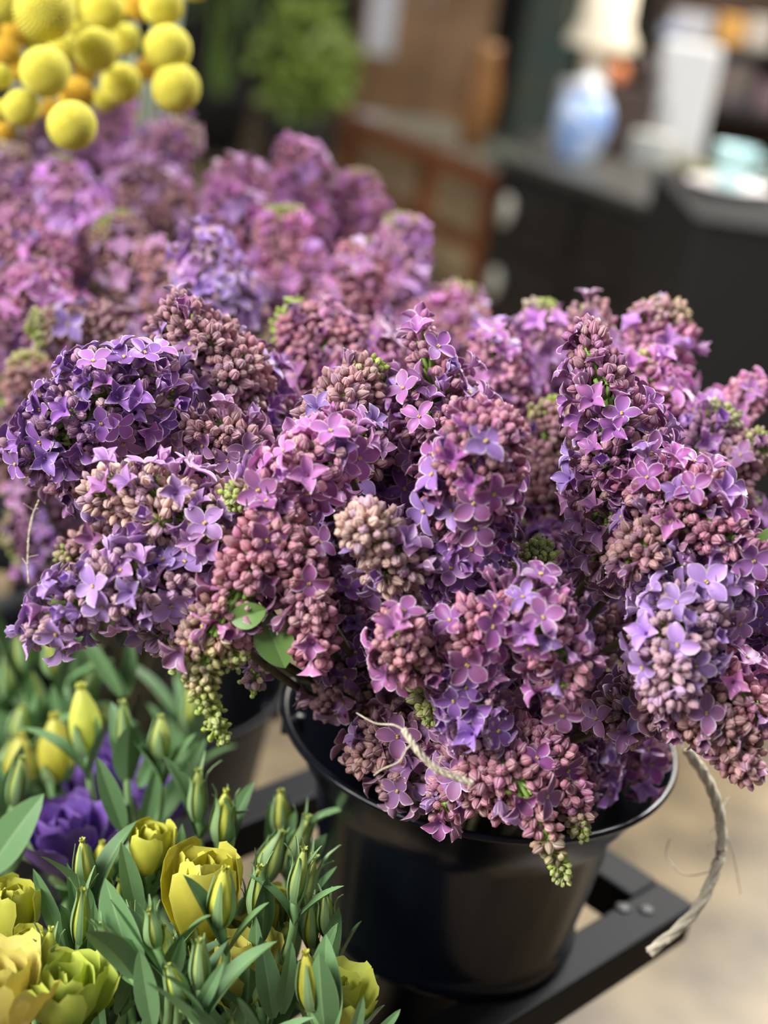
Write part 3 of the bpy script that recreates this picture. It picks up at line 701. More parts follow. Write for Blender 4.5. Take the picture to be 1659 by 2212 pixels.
T('lisianthus with long splayed sepals next to the black bucket', 640, 1985, .62, 140, 24, 'bud', (.34,.46,.14), .30, 1.2, 1.3, 1, leafpx=[(650,1960,715,1875,9,.62)])
T('lisianthus with a frilled yellow bud at the upper middle', 318, 1895, .62, 110, 30, 'flower', YEL, .12, .35, .3, 1, leafpx=[(300,1990,268,1830,32,.60)])
T('lisianthus with a white lit bud left of the frilled one', 186, 1915, .60, 100, 20, 'bud', (.58,.62,.14), -.06, .9, .2, 1, leafpx=[(185,2050,150,1870,20,.61),(140,2050,75,1885,24,.60)])
T('lisianthus with a yellow bud behind the white lit one', 222, 1900, .66, 80, 22, 'bud', (.54,.52,.04), .02, .4, .2, 1)
T('lisianthus with a tall golden half open flower in the middle', 425, 2050, .59, 200, 60, 'flower', (.66,.58,.04), .10, .3, .3, 1)
T('lisianthus with a yellow and green striped bud before the golden flower', 475, 1995, .55, 120, 26, 'bud', (.60,.62,.06), .10, .95, .2, 1)
T('lisianthus with a small hooked green bud, sharply seen', 248, 2065, .545, 75, 19, 'bud', (.30,.44,.16), -.5, 1.3, .8, 1, leafpx=[(275,2130,255,2070,14,.55)])
T('lisianthus with a small spiky lime bud beside the hooked one', 335, 2040, .545, 75, 18, 'bud', (.46,.56,.12), -.15, 1.35, .9, 1, leafpx=[(345,2150,318,2030,30,.56)])
T('lisianthus with a smooth lime bud right of the spiky one', 362, 2075, .55, 75, 18, 'bud', (.52,.60,.12), -.1, .8, .1, 1, leafpx=[(250,2190,300,2040,22,.56)])
T('lisianthus with a frilled lime bud low in the middle', 395, 2165, .53, 85, 20, 'bud', (.56,.66,.10), -.40, 1.1, .3, 1, leafpx=[(330,2220,300,2060,36,.54),(370,2120,398,2035,20,.54)])
T('lisianthus with two narrow green buds right of the frilled lime one', 432, 2130, .53, 100, 18, 'bud', (.34,.48,.16), 0, 1.15, .4, 1, leafpx=[(420,2200,475,2090,20,.53)])
T('lisianthus with a big cupped lime flower, lower left', 150, 2230, .55, 150, 66, 'open', LIME, .02, .3, .2, 1)
T('lisianthus with a narrow mustard bud at the left edge', 35, 2045, .60, 130, 36, 'flower', (.50,.50,.03), 0, .3, .2, 0)
T('lisianthus with a mustard bud between the left edge and the cupped flower', 62, 2110, .58, 95, 27, 'flower', (.52,.50,.03), 0, .3, .2, 1)
T('lisianthus with a pale golden flower cut by the left edge', 10, 2235, .54, 170, 62, 'open', PALE, 0, .3, .2, 0)
T('lisianthus with a yellow bud half behind the cupped lime flower', 225, 2180, .60, 130, 30, 'flower', (.50,.52,.04), .05, .3, .2, 1, leafpx=[(200,2140,210,1960,22,.58)])
T('lisianthus with a rounded yellow bud right of the middle', 598, 2010, .62, 85, 27, 'flower', (.58,.58,.05), 0, .3, .2, 1, leafpx=[(560,2150,545,1990,30,.58)])
T('lisianthus with a creamy ruffled flower low in the centre right', 512, 2180, .58, 160, 50, 'open', (.68,.60,.12), .05, .3, .2, 1, leafpx=[(590,2200,570,2040,38,.56)])
T('lisianthus with a slim yellow striped bud near the black bucket', 672, 2040, .60, 85, 16, 'bud', (.58,.62,.06), -.02, 1.2, .5, 1, leafpx=[(690,2120,735,1975,30,.59),(680,2110,720,2000,20,.58)])
T('lisianthus with a long yellow bud in green sepals, lower right', 672, 2175, .55, 120, 24, 'bud', (.62,.60,.05), -.12, .9, .1, 1, leafpx=[(610,2190,635,2050,24,.56)])
T('lisianthus with a ruffled lime flower at the right end of the bunch', 722, 2230, .57, 125, 44, 'open', (.58,.64,.08), .15, .3, .2, 1, leafpx=[(800,2250,858,2195,14,.56),(760,2250,785,2170,16,.55)])
T('lisianthus with a pair of upright leaves at the bottom, right of centre', 500, 2260, .54, 60, 16, 'bud', (.40,.52,.14), 0, 1.1, .3, 1, leafpx=[(470,2230,420,2180,18,.53),(560,2230,520,2160,10,.52)])
T('lisianthus with a broad ruffled purple flower behind the left buds', 150, 1900, .70, 150, 72, 'open', PUR, 0, .3, .2, 1)
T('lisianthus with a shaded violet flower deep among the left leaves', 205, 1740, .82, 110, 70, 'open', PUR, .1, .3, .2, 0)
T('lisianthus with a violet flower near the slim pale stalk', 350, 1780, .80, 90, 40, 'open', PUR, 0, .3, .2, 0)
rg = random.Random(5)
for i in range(26):      # leafy stems packed behind and between, nothing tells them apart
    x = rg.uniform(-20, 420) if i < 17 else rg.uniform(60, 700); y = rg.uniform(1400, 1720) if i < 17 else rg.uniform(2020, 2260)
    d = rg.uniform(.80, .94) if i < 17 else rg.uniform(.62, .70)
    T('leafy green lisianthus stem packed among the others', x, y, d, rg.uniform(70, 110), rg.uniform(15, 24), 'bud', rg.choice([(.34,.46,.14), (.46,.50,.08), (.28,.40,.12)]), rg.uniform(-.3, .3), 1.0, .3, 3, ll=rg.uniform(.05, .085), group='leafy lisianthus stems', leafpx=[])
for i in range(22):      # slim buds, alike
    x = rg.choice([rg.uniform(90, 260), rg.uniform(250, 480), rg.uniform(420, 700), rg.uniform(540, 720)]); y = rg.uniform(1930, 2200)
    T('slender green lisianthus bud with splayed sepal tips among the leaves', x, y, rg.uniform(.56, .64), rg.uniform(80, 115), rg.uniform(13, 19), 'bud', rg.choice([(.34,.46,.14), (.56,.62,.08), (.42,.54,.10)]), rg.uniform(-.35, .4), rg.uniform(1.0, 1.35), rg.uniform(.5, 1.5), 1, ll=rg.uniform(.03, .05), group='slender lisianthus buds')
bucket('black bucket holding the yellow lisianthus, below the picture edge', BUCKET_L, s=1.0)

# ------------------------------------------------------------------ craspedia
BALLS = [(95,25,66,.80,0),(208,108,48,.84,0),(97,155,55,.79,0),(0,165,28,.80,0),(46,233,40,.80,0),(155,272,54,.76,0),(165,205,38,.88,1),(262,180,44,.88,0),(272,85,34,.92,0),
         (362,105,52,.84,0),(380,190,53,.84,0),(350,12,46,.86,0),(222,20,48,.86,0),(136,104,34,.90,0),(0,240,24,.84,0),(30,70,30,.95,1),(14,112,34,.95,1),(300,10,36,.95,1),(315,150,26,.98,1),
         (70,85,28,.96,0),(170,60,30,.96,0),(8,8,44,.9,0),(168,8,36,.92,0),(8,285,26,.98,1),(225,215,26,.98,0),(110,235,24,.98,1),(185,150,28,.99,1),(40,150,26,1.0,1),(420,-40,40,.9,0),(250,-30,40,.95,0)]
M_BALL = mat('craspedia_yellow', (.74, .67, .09), .7); M_BALL2 = mat('craspedia_orange', (.70, .44, .03), .7)
M_CST = mat('felted_pale_stem', (.45, .52, .42), .8)
def ball_mesh(m):
    mb = MB(); pts = []; nu, nv = 28, 40
    mb.lathe([(max(1e-4, math.sin(PI * i / (nu - 1))) * .88, -math.cos(PI * i / (nu - 1)) * .88) for i in range(nu)], seg=nv)
    n = 620
    for i in range(n):             # the tiny disc florets of the ball
        z = 1 - 2 * (i + .5) / n; r = math.sqrt(1 - z * z); a = i * 2.39996; c = Vector((r * math.cos(a), r * math.sin(a), z)); F = frame_from(c)
        ring = [c * .86 + F @ Vector((math.cos(q) * .062, math.sin(q) * .066, 0)) for q in (0, 1.257, 2.513, 3.77, 5.027)]
        top = [c * 1.0 + F @ Vector((math.cos(q) * .036, math.sin(q) * .042, 0)) for q in (0, 1.257, 2.513, 3.77, 5.027)]
        mb.add(ring + top + [c * .975], [(k, (k + 1) % 5, 5 + (k + 1) % 5, 5 + k) for k in range(5)] + [(5 + k, 5 + (k + 1) % 5, 10) for k in range(5)])
    return mb.mesh('ball', [m])
BM = [ball_mesh(M_BALL), ball_mesh(M_BALL2)]
BL = ['lowest yellow billy button, in front of the lilac', 'large billy button ball at the top left corner', 'billy button ball right above the lowest orange one', 'round billy button ball left of the middle of the bunch']
desc = {0: 'biggest billy button ball, cut by the top edge at left', 1: 'billy button in the upper middle of the bunch', 2: 'round billy button left of the middle of the bunch', 3: 'billy button cut by the left edge, upper of two', 4: 'small billy button above the left lilac, near the left edge',
        5: 'lowest billy button, overlapping the lilac heads', 6: 'orange billy button just above the lowest one', 7: 'billy button right of the orange one, partly hidden', 8: 'small billy button behind the upper middle of the bunch', 9: 'upper of the two rightmost billy buttons',
        10: 'lower of the two rightmost billy buttons', 11: 'billy button at the top edge, furthest right', 12: 'billy button at the top edge in the middle of the bunch', 13: 'small billy button behind the round left one', 14: 'billy button cut by the left edge, lower of two'}
BUCKET_C = P(200, 800, 1.25)
for i, (x, y, r, d, oc) in enumerate(BALLS):
    p = P(x, y, d); R = r * d / FPX
    t = thing('billy_button', desc.get(i, 'yellow billy button half hidden behind the front balls'), 'billy button', p, 0, 'billy buttons' if i not in desc else 'billy buttons in front')
    up = Vector((U(-.25, .25), U(-1.6, -.9), 1)).normalized()
    o = link('flower_ball', BM[oc], t); o.matrix_local = frame_from(up, U(0, 6)).to_4x4() @ Matrix.Diagonal((R, R, R * .93, 1)); 
    foot = P(240, 560, 1.16) + Vector((U(-.03, .03), U(-.02, .02), -.12)); m = MB(); dn = -up
    p2 = P(x * .8 + 48, y + 100, 1.07) - p
    q = catmull([dn * R * .8, p2 * .5 + Vector((0, 0, .01)), p2, foot - p], 14); m.tube(q, [.0022] * 15, 0, 8)
    link('stalk', m.mesh('stalk', [M_CST]), t)
cb = P(240, 560, 1.20)
bucket('black bucket under the billy buttons, behind the lilacs', cb + Vector((0, .0, -.03)), s=.9)
# stands that carry the three rear buckets
def stand(label, c, zt, w, d):
    t = thing('display_stand', label, 'stand', (c.x, c.y, 0)); m = MB(); m.box((0, 0, zt - .01), (w, d, .018)); bevel(link('shelf_board', m.mesh('shelf_board', [M_RACK], False), t), .002)
    for sx in (-1, 1):
        for sy in (-1, 1):
            m = MB(); m.box((sx * (w / 2 - .015), sy * (d / 2 - .015), (zt - .019) / 2), (.022, .022, zt - .021)); link('leg', m.mesh('leg', [M_RACK], False), t)
stand('black stand under the bucket of blurred lilacs', BUCKET_B, BUCKET_B.z - .3065, .2, .2)
stand('black stand under the billy button bucket', cb, cb.z - .03 - .2115, .2, .2)
stand('black stand under the lisianthus bucket', BUCKET_L, BUCKET_L.z - .235, .22, .22)

# ------------------------------------------------------------------ the shop
def struct(name, mb, m, smooth=False):
    o = link(name, mb.mesh(name, [m], smooth)); o['kind'] = 'structure'; return o
m_floor = mat('stained_concrete', (.23, .17, .09), .40, col2=(.08, .058, .034), vscale=4.6, bump=.1, bscale=20)
fl = MB(); fl.add([(-9, -3, 0), (9, -3, 0), (9, 13, 0), (-9, 13, 0), (-9, -3, -.1), (9, -3, -.1), (9, 13, -.1), (-9, 13, -.1)], [(0, 1, 2, 3), (4, 7, 6, 5), (0, 4, 5, 1), (1, 5, 6, 2), (2, 6, 7, 3), (3, 7, 4, 0)])
struct('floor', fl, m_floor)
w = MB(); w.box((0, 13.05, 1.9), (18, .1, 3.8)); struct('wall_back', w, mat('charcoal_wall', (.035, .03, .028), .8, bump=.2))
w = MB(); w.box((9.05, 5, 1.9), (.1, 16, 3.8)); struct('wall_right', w, mat('dark_tan_wall', (.05, .04, .03), .8, bump=.2))

M_BLK = mat('ebonised_wood', (.012, .011, .010), .35, var=.3, vscale=10, bump=.1); M_TOPW = mat('grey_sheen_top', (.05, .049, .042), .45, spec=.3, var=.35, vscale=4)  # top is greyer than the carcass: reflected light put into its colour
M_PEW = mat('pewter_knob', (.45, .43, .36), .5, .2)
# chest of drawers, turned a little
def boxthing(name, label, cat, A, B, depth, zt, side=1):
    """front top edge from A to B (world), body goes away from the camera"""
    ang = math.atan2(B.y - A.y, B.x - A.x); L = math.hypot(B.x - A.x, B.y - A.y)
    t = thing(name, label, cat, (A.x, A.y, 0), ang); return t, L
zc = .84
A = PZ(1082, 330, zc); B = PZ(1492, 470, zc)
print('chest', A, B)
t, L = boxthing('chest_of_drawers', 'black chest of drawers with pale knobs, behind the lilacs', 'chest', A, B, .5, zc)
D = .62
m = MB(); m.box((L / 2, D / 2, zc / 2 - .02), (L, D, zc - .04)); bevel(link('carcass', m.mesh('carcass', [M_BLK], False), t), .005)
m = MB(); m.box((L / 2, D / 2, zc - .018), (L + .03, D + .03, .034)); bevel(link('chest_top', m.mesh('chest_top', [M_TOPW], False), t), .008)
for r in range(3):
    for c in range(2):
        zz = zc - .15 - r * .225; m = MB(); m.box((L * (.26 + .48 * c), -.008, zz), (L * .44, .018, .19)); dr = link('drawer', m.mesh('drawer', [M_BLK], False), t); bevel(dr, .006)
        for sx in ((-.55,) if c == 0 else ()):
            m = MB(); m.lathe([(.0, .0), (.014, 0), (.012, .012), (.026, .022), (.024, .034), (0, .038)], seg=20)
            k = link('knob', m.mesh('knob', [M_PEW]), dr); k.matrix_local = Matrix.Translation((L * (.26 + .48 * c) + sx * L * .2, -.016, zz)) @ Matrix.Rotation(PI / 2, 4, 'X') @ Matrix.Diagonal((1.1, 1.9, 1, 1))
# black pedestal with saucer and cup
zp = .97; a = PZ(1508, 480, zp); b = a + Vector((.45, 0, 0)); print('ped', a, b)
t, L = boxthing('pedestal', 'plain black pedestal at the right edge of the picture', 'pedestal', a, b, .4, zp)
m = MB(); m.box((L / 2 , .35, zp / 2), (L, .70, zp)); bevel(link('plinth', m.mesh('plinth', [mat('matte_black_paint', (.004, .004, .005), .6)], False), t), .006)
m = MB(); m.box((L / 2, .35, zp + .004), (L + .01, .71, .008)); link('plinth_top', m.mesh('plinth_top', [mat('matte_black_top', (.008, .008, .008), .75, spec=.12)], False), t)
zt = zp + .0085
cs = PZ(1572, 412, zt); dS = (cs - CAM).dot(fw); rS = 92 * dS / FPX
m = MB(); m.lathe([(0, 0), (rS * .5, 0), (rS * .95, .012), (rS, .016), (rS * .98, .018), (rS * .5, .006), (0, .005)], seg=48)
o = link('saucer', m.mesh('saucer', [mat('white_glaze_pink', (.90, .82, .80), .3)])); o.location = cs; tag(o, 'white saucer with a pink tint on the black pedestal', 'saucer')
t = thing('teacup', 'pale aqua teacup standing on the white saucer', 'cup', cs + Vector((0, 0, .0065))); rc = 46 * dS / FPX; hc = rc * 1.9
m = MB(); m.lathe([(0, .0), (rc * .55, 0), (rc * .6, .004), (rc * .8, hc * .3), (rc * .95, hc * .75), (rc * 1.05, hc), (rc * 1.0, hc), (rc * .88, hc * .72), (rc * .7, hc * .25), (0, .008)], seg=40)
M_AQ = mat('aqua_glaze', (.45, .68, .66), .12); link('cup_body', m.mesh('cup_body', [M_AQ]), t)
m = MB(); m.tube(catmull([Vector((rc * .9, 0, hc * .8)), Vector((rc * 1.6, 0, hc * .75)), Vector((rc * 1.55, 0, hc * .35)), Vector((rc * .8, 0, hc * .25))], 12), .004, 0, 8); link('handle', m.mesh('handle', [M_AQ]), t)

# display table behind the chest and its objects
A2 = PZ(1090, 300, .80); t2 = thing('display_table', 'long dark display table behind the chest, crowded with small wares', 'table', (.32, 4.86, 0), .0)
tw, td = 2.4, .66
m = MB(); m.box((tw / 2, td / 2, .7795), (tw, td, .04)); bevel(link('table_top', m.mesh('table_top', [mat('dark_table_top', (.085, .08, .068), .5, spec=.3, var=.4)], False), t2), .005)
for sx in (.06, tw - .06):
    for sy in (.06, td - .06):
        m = MB(); m.box((sx, sy, .38), (.07, .07, .759)); link('leg', m.mesh('leg', [M_BLK], False), t2)
ZT = .80
def at(px, py, z=ZT): return PZ(px, py, z)
def S_(p): return (p - CAM).dot(fw) / FPX
# ginger jar (stands on the chest)
p = PZ(1243, 345, zc); k = S_(p); r = 62 * k; h = 170 * k
t = thing('ginger_jar', 'blue and white ginger jar with bright highlights on the chest', 'jar', p)
m = MB(); m.lathe([(0, 0), (r * .6, 0), (r * .65, h * .05), (r * .95, h * .35), (r, h * .55), (r * .8, h * .76), (r * .5, h * .82), (r * .48, h * .88), (0, h * .88)], seg=40)
link('jar_body', m.mesh('jar_body', [mat('blue_white_glaze', (.60, .68, .80), .06, col2=(.14, .30, .68), vscale=12)]), t)
m = MB(); m.lathe([(r * .56, h * .86), (r * .58, h * .95), (r * .3, h * 1.0), (r * .12, h * 1.02), (r * .14, h * 1.06), (0, h * 1.08)], seg=32); link('lid', m.mesh('lid', [mat('white_glaze', (.75, .76, .78), .08)]), t)
def onp(px, py, Y):
    r = fw + RX * ((px - 829.5) / FPX) + UY * ((1106 - py) / FPX); return CAM + r * ((Y - CAM.y) / r.y)
# lamp
q0 = onp(1298, 98, 5.38); k = S_(q0); p = Vector((q0.x, 5.38, ZT)); hb = q0.z - ZT
t = thing('table_lamp', 'cream table lamp with a flared shade at the top edge', 'lamp', p)
m = MB(); m.lathe([(0, 0), (50 * k, 0), (50 * k, 8 * k), (24 * k, 20 * k), (24 * k, hb * .5), (34 * k, hb * .8), (28 * k, hb), (0, hb + 20 * k)], seg=32); link('lamp_base', m.mesh('lamp_base', [mat('cream_ceramic', (.74, .68, .56), .3)]), t)
m = MB(); m.lathe([(76 * k, hb - 4 * k), (75 * k, hb + 12 * k), (56 * k, hb + 45 * k), (52 * k, hb + 150 * k), (51 * k, hb + 150 * k), (55 * k, hb + 45 * k), (74 * k, hb + 10 * k), (76 * k, hb - 4 * k)], seg=40); link('lamp_shade', m.mesh('lamp_shade', [mat('cream_linen', (.92, .82, .62), .8, bump=.3, bscale=200)]), t)
def tabled(name, label, cat, px, top, w, d, Y, col, rot=0, z=ZT, rough=.45, bev=.006, col2=None, tilt=0):
    q0 = onp(px, top, Y); k = S_(q0); h = q0.z - z; m = MB(); m.box((0, 0, h / 2), (w * k, d * k, h)); o = link(name, m.mesh(name, [mat(name + '_surface', col, rough, col2=col2, vscale=20)], False))
    o.location = (q0.x, Y, z + abs(math.sin(tilt)) * d * k / 2); o.rotation_euler = (tilt, 0, rot); bevel(o, bev); return tag(o, label, cat)
tabled('silver_box', 'dull silver box on the table between lamp and jar', 'box', 1262, 178, 92, 50, 5.02, (.46, .47, .50), .3, rough=.3)
tabled('brown_box', 'dark brown box right of the silver one, carrying an ornament', 'box', 1362, 188, 120, 50, 5.12, (.07, .045, .035), .0)
zb_ = onp(1362, 188, 5.12).z
q0 = onp(1328, 188, 5.12); k = S_(q0); m = MB(); m.lathe([(0, 0), (12 * k, 2 * k), (24 * k, 18 * k), (20 * k, 38 * k), (6 * k, 46 * k), (0, 42 * k)], seg=24)
o = link('clay_ornament', m.mesh('clay_ornament', [mat('orange_clay', (.75, .24, .08), .5)])); o.location = (q0.x, 5.12, zb_); tag(o, 'small orange clay ornament right of the lamp foot', 'ornament')
q0 = onp(1388, 188, 5.14); m = MB(); m.lathe([(0, 0), (20 * k, 0), (30 * k, 25 * k), (26 * k, 50 * k), (14 * k, 66 * k), (14 * k, 74 * k), (0, 74 * k)], seg=28)
o = link('clay_vase', m.mesh('clay_vase', [mat('dark_brown_clay', (.05, .032, .025), .5)])); o.location = (q0.x, 5.14, zb_); tag(o, 'squat dark brown vase right of the orange ornament', 'vase')
tabled('white_box', 'tall white box with rounded corners on the display table', 'box', 1500, 92, 128, 30, 5.22, (.80, .80, .78), -.2, rough=.4, bev=.02)
tabled('card_stack', 'low stack of pale cards in front of the white box', 'cards', 1415, 290, 90, 50, 4.98, (.60, .60, .55), -.4)
p0 = onp(1440, 300, 5.1); p0.z = ZT; m = MB(); m.tube([Vector((0, 0, .016)), Vector((.09, -.07, .016)), Vector((.18, -.15, .016))], .014, 0, 10)
o = link('bamboo_rod', m.mesh('bamboo_rod', [mat('olive_bamboo', (.25, .25, .06), .5)])); o.location = p0; tag(o, 'olive green bamboo rod lying before the white box', 'rod')
# shelf unit behind the display table
YS = 4.86 + td + .22
def onp(px, py, Y):
    r = fw + RX * ((px - 829.5) / FPX) + UY * ((1106 - py) / FPX); return CAM + r * ((Y - CAM.y) / r.y)
xa, xb = onp(1400, 100, YS).x, onp(1760, 100, YS).x; z1, z2 = onp(1530, 225, YS).z, onp(1560, 95, YS).z
tS = thing('shelf_unit', 'open dark shelf unit at the top right, holding folders and boxes', 'shelf', ((xa + xb) / 2, YS, 0)); WS = xb - xa
m = MB(); m.box((0, .17, .9), (WS, .02, 1.8)); link('back_panel', m.mesh('back_panel', [mat('brown_back_panel', (.10, .06, .04), .6)], False), tS)
for sx in (-1, 1): m = MB(); m.box((sx * (WS / 2 + .012), .0, .9), (.022, .36, 1.8)); link('side_panel', m.mesh('side_panel', [M_BLK], False), tS)
for z_ in (.1, .45, z1, z2): m = MB(); m.box((0, -.01, z_ - .011), (WS, .32, .02)); link('shelf', m.mesh('shelf', [M_TOPW], False), tS)
def shelved(name, label, cat, px, py, w, h, d, col, rot, zz, col2=None):
    p = onp(px, py, YS - .02); k = S_(p); m = MB(); m.box((0, 0, h * k / 2), (w * k, d * k, h * k)); o = link(name, m.mesh(name, [mat(name + '_surface', col, .5, col2=col2, vscale=12)], False))
    o.location = (p.x, YS - .03, zz); o.rotation_euler = (0, 0, rot); bevel(o, .006); return tag(o, label, cat)
shelved('blue_book', 'pale blue book standing beside the lamp shade', 'book', 1432, 150, 46, 150, 12, (.50, .56, .74), .1, z1)
shelved('tan_folder', 'tan cardboard folder standing on the lower open shelf', 'folder', 1478, 150, 44, 110, 14, (.42, .26, .14), .2, z1)
shelved('dusty_box', 'dusty violet box on the lower open shelf', 'box', 1580, 180, 80, 100, 40, (.30, .27, .32), .1, z1, (.44, .34, .26))
shelved('pink_box', 'dull pink box at the right edge on the lower open shelf', 'box', 1655, 200, 50, 70, 36, (.42, .28, .30), .1, z1)
shelved('white_folder', 'white folder on the top shelf at the right of the lamp', 'folder', 1490, 60, 90, 55, 14, (.66, .66, .70), -.15, z2)
shelved('amber_box', 'amber orange box on the top shelf among papers', 'box', 1580, 50, 56, 60, 34, (.85, .46, .12), .2, z2)
shelved('cream_card', 'cream card standing at the top right corner', 'card', 1645, 60, 60, 66, 8, (.74, .66, .56), -.2, z2)

# low table with an orange-brown edge
zl = .62; a = PZ(735, 238, zl); b = PZ(1062, 372, zl); print('low', a, b)
ang = math.atan2(b.y - a.y, b.x - a.x); L = math.hypot(b.x - a.x, b.y - a.y)
t = thing('low_table', 'low table with an orange brown edge and a glassy top', 'table', (a.x, a.y, 0), ang)
M_OR = mat('orange_brown_wood', (.23, .075, .025), .4, var=.35, vscale=6)
m = MB(); m.box((L / 2, .27, zl - .04), (L, .54, .078)); bevel(link('table_frame', m.mesh('table_frame', [M_OR], False), t), .006)
m = MB(); m.box((L / 2, .27, zl + .004), (L - .06, .49, .009)); link('glass_top', m.mesh('glass_top', [mat('greenish_glass', (.20, .19, .15), .12, col2=(.12, .15, .13), vscale=4)], False), t)
for sx in (.05, L - .05):
    for sy in (.05, .49):
        m = MB(); m.box((sx, sy, (zl - .08) / 2), (.07, .07, zl - .081)); link('leg', m.mesh('leg', [M_OR], False), t)
m = MB(); m.box((L / 2, .05, .30), (L - .17, .04, .06)); link('stretcher', m.mesh('stretcher', [M_OR], False), t)
# brown cupboard behind
def place_box(name, label, cat, px0, px1, py_base, zt_, depth, col, rough=.6, col2=None, rot=0):
    a = PZ(px0, py_base, 0.0); b = onp(px1, 150, a.y); a.x = onp(px0, 150, a.y).x; L = b.x - a.x
    t = thing(name, label, cat, (a.x, a.y, 0), rot); m = MB(); m.box((L / 2, depth / 2, zt_ / 2), (L, depth, zt_)); M_ = mat(name + '_surface', col, rough, col2=col2, vscale=3)
    bevel(link('carcass', m.mesh('carcass', [M_], False), t), .01); return t, L, M_
t, L, M_ = place_box('wooden_cupboard', 'tall tan wooden cupboard behind the low table', 'cupboard', 765, 1050, 330, 2.2, .5, (.30, .175, .09), .55, (.20, .11, .05))
for sx in (.27, .73):
    m = MB(); m.box((L * sx, -.012, 1.15), (L * .43, .022, 1.9)); dr = link('door', m.mesh('door', [M_], False), t); bevel(dr, .006)
    m = MB(); m.box((L * (sx + (.17 if sx < .5 else -.17)), -.035, 1.1), (.02, .03, .16)); link('door_handle', m.mesh('door_handle', [M_PEW], False), dr)
q = PZ(826, 98, 0); yy = t.location.y - .026
def on_plane_y(px, py, Y):
    r = fw + RX * ((px - 829.5) / FPX) + UY * ((1106 - py) / FPX); return CAM + r * ((Y - CAM.y) / r.y)
q0 = on_plane_y(826, 40, yy); kk = S_(q0)
m = MB(); m.box((0, 0, 0), (62 * kk, .003, 150 * kk)); o = link('paper_notice', m.mesh('paper_notice', [mat('white_paper', (.66, .68, .74), .7)], False)); o.location = q0; tag(o, 'white sheet of paper hanging on the tan cupboard', 'paper')
t, L, M_ = place_box('teal_cabinet', 'dark teal cabinet between the tan cupboard and the lamp', 'cabinet', 1115, 1240, 345, 2.1, .45, (.045, .09, .085), .5, (.09, .10, .06))
m = MB(); m.box((L / 2, -.012, 1.05), (L * .88, .022, 1.95)); dr = link('door', m.mesh('door', [M_], False), t); bevel(dr, .006)
m = MB(); m.box((L * .8, -.03, 1.1), (.02, .03, .16)); link('door_handle', m.mesh('door_handle', [M_PEW], False), dr)
p = PZ(1020, 318, zl + .0085); k = S_(p); m = MB(); m.lathe([(0, 0), (28 * k, 0), (36 * k, 60 * k), (40 * k, 120 * k), (26 * k, 190 * k), (30 * k, 215 * k), (26 * k, 215 * k), (20 * k, 190 * k), (0, 150 * k)], seg=32)
o = link('amber_vase', m.mesh('amber_vase', [mat('amber_glaze', (.26, .12, .04), .4)])); o.location = p; tag(o, 'tall amber brown vase at the back of the low table', 'vase')
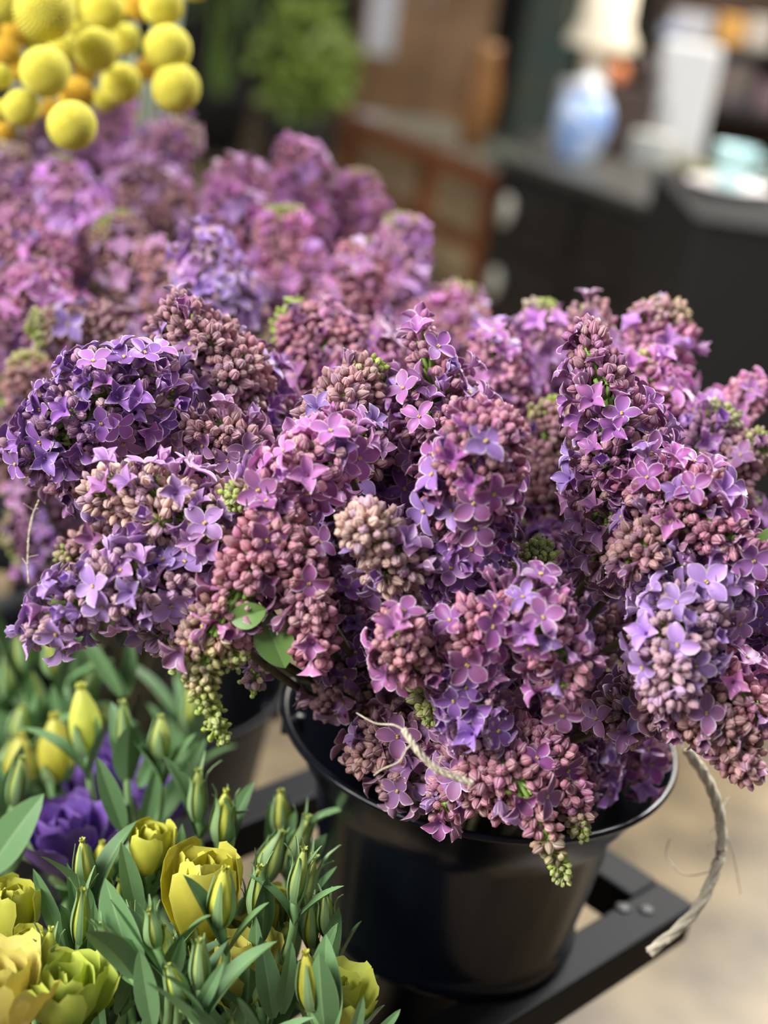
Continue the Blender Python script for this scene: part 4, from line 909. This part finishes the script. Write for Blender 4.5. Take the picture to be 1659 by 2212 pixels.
# potted plants by the dark wall
def plant(label, px, py, Y, w, h, n, seed, gr=(.16, .26, .04)):
    rr = random.Random(seed); base = PZ(px, py, 0) if Y is None else Vector((on_plane_y(px, py, Y).x, Y, 0)); 
    t = thing('potted_plant', label, 'plant', base)
    m = MB(); m.lathe([(0, 0), (.16, 0), (.22, .34), (.23, .36), (.20, .36), (.18, .30), (0, .30)], seg=28); link('pot', m.mesh('pot', [mat('dark_pot', (.03, .03, .03), .5)]), t)
    m = MB()
    for i in range(9): m.tube(catmull([Vector((0, 0, .28)), Vector((rr.uniform(-.1, .1), rr.uniform(-.1, .1), .6)), Vector((rr.uniform(-w, w) * .7, rr.uniform(-w, w) * .5, h * rr.uniform(.7, 1)))], 8), .008, 0, 6)
    link('stems', m.mesh('stems', [M_TWIG]), t)
    m = MB()
    for i in range(n):
        v_ = Vector((rr.gauss(0, 1), rr.gauss(0, 1), rr.gauss(0, 1))).normalized() * rr.uniform(.5, 1) ** .5
        c = Vector((v_.x * w, v_.y * w * .8, h * .72 + v_.z * h * .32)); F = frame_from(Vector((rr.uniform(-1, 1), rr.uniform(-1, 1), rr.uniform(-.2, 1))).normalized(), rr.uniform(0, 6))
        lm = leaf_mb(rr.uniform(.10, .17), .035, .2, .5, i, nu=5); g = rr.uniform(.2, .9)
        m.add([c + F @ Vector(q) for q in lm.v], lm.f, 0, [(a_[0] * .4, a_[1], g) for a_ in lm.a])
    o = link('foliage', m.mesh('foliage', [M_LEAF]), t); o.color = (*gr, 1); o['kind'] = 'stuff'
plant('bushy green potted plant in front of the dark wall', 650, 200, 8.4, .28, .98, 220, 3, (.24, .34, .045))
plant('darker potted plant left of the bushy green one', 480, 150, 9.2, .5, 1.7, 160, 4, (.04, .06, .02))
# ------------------------------------------------------------------ light
wd = bpy.data.worlds.new('world'); sc.world = wd; wd.use_nodes = True
n = wd.node_tree.nodes; l = wd.node_tree.links; bg = n['Background']
tc = n.new('ShaderNodeTexCoord'); sx = n.new('ShaderNodeSeparateXYZ'); l.new(tc.outputs['Generated'], sx.inputs[0])
rp = n.new('ShaderNodeValToRGB'); l.new(sx.outputs[2], rp.inputs[0])
rp.color_ramp.elements[0].position = 0; rp.color_ramp.elements[0].color = (.20, .20, .21, 1)
rp.color_ramp.elements[1].position = 1; rp.color_ramp.elements[1].color = (.85, .90, 1.0, 1)
l.new(rp.outputs[0], bg.inputs['Color']); bg.inputs['Strength'].default_value = .42
def area(name, loc, tgt, sx_, sy_, e, col):
    d = bpy.data.lights.new(name, 'AREA'); d.shape = 'RECTANGLE'; d.size = sx_; d.size_y = sy_; d.energy = e; d.color = col
    o = bpy.data.objects.new(name, d); C.objects.link(o); o.location = loc
    o.rotation_euler = (Vector(tgt) - Vector(loc)).to_track_quat('-Z', 'Y').to_euler(); return o
area('shop_window_light', (-2.4, -.8, 3.0), (0, .7, 1.0), 2.0, 1.6, 210, (1, .98, .96))
area('skylight', (1.6, 2.6, 3.6), (0.1, .8, 1.1), 1.6, 1.6, 210, (.97, .98, 1))
area('rear_fill_light', (2.2, 5.5, 3.6), (1.0, 4.5, 0), 3.0, 2.4, 260, (1, .93, .82))  # unseen lamp added to brighten the back of the shop
sc.view_settings.view_transform = 'Standard'; sc.view_settings.look = 'None'; sc.view_settings.exposure = 0.27; sc.view_settings.gamma = 1
sc.view_settings.use_curve_mapping = False
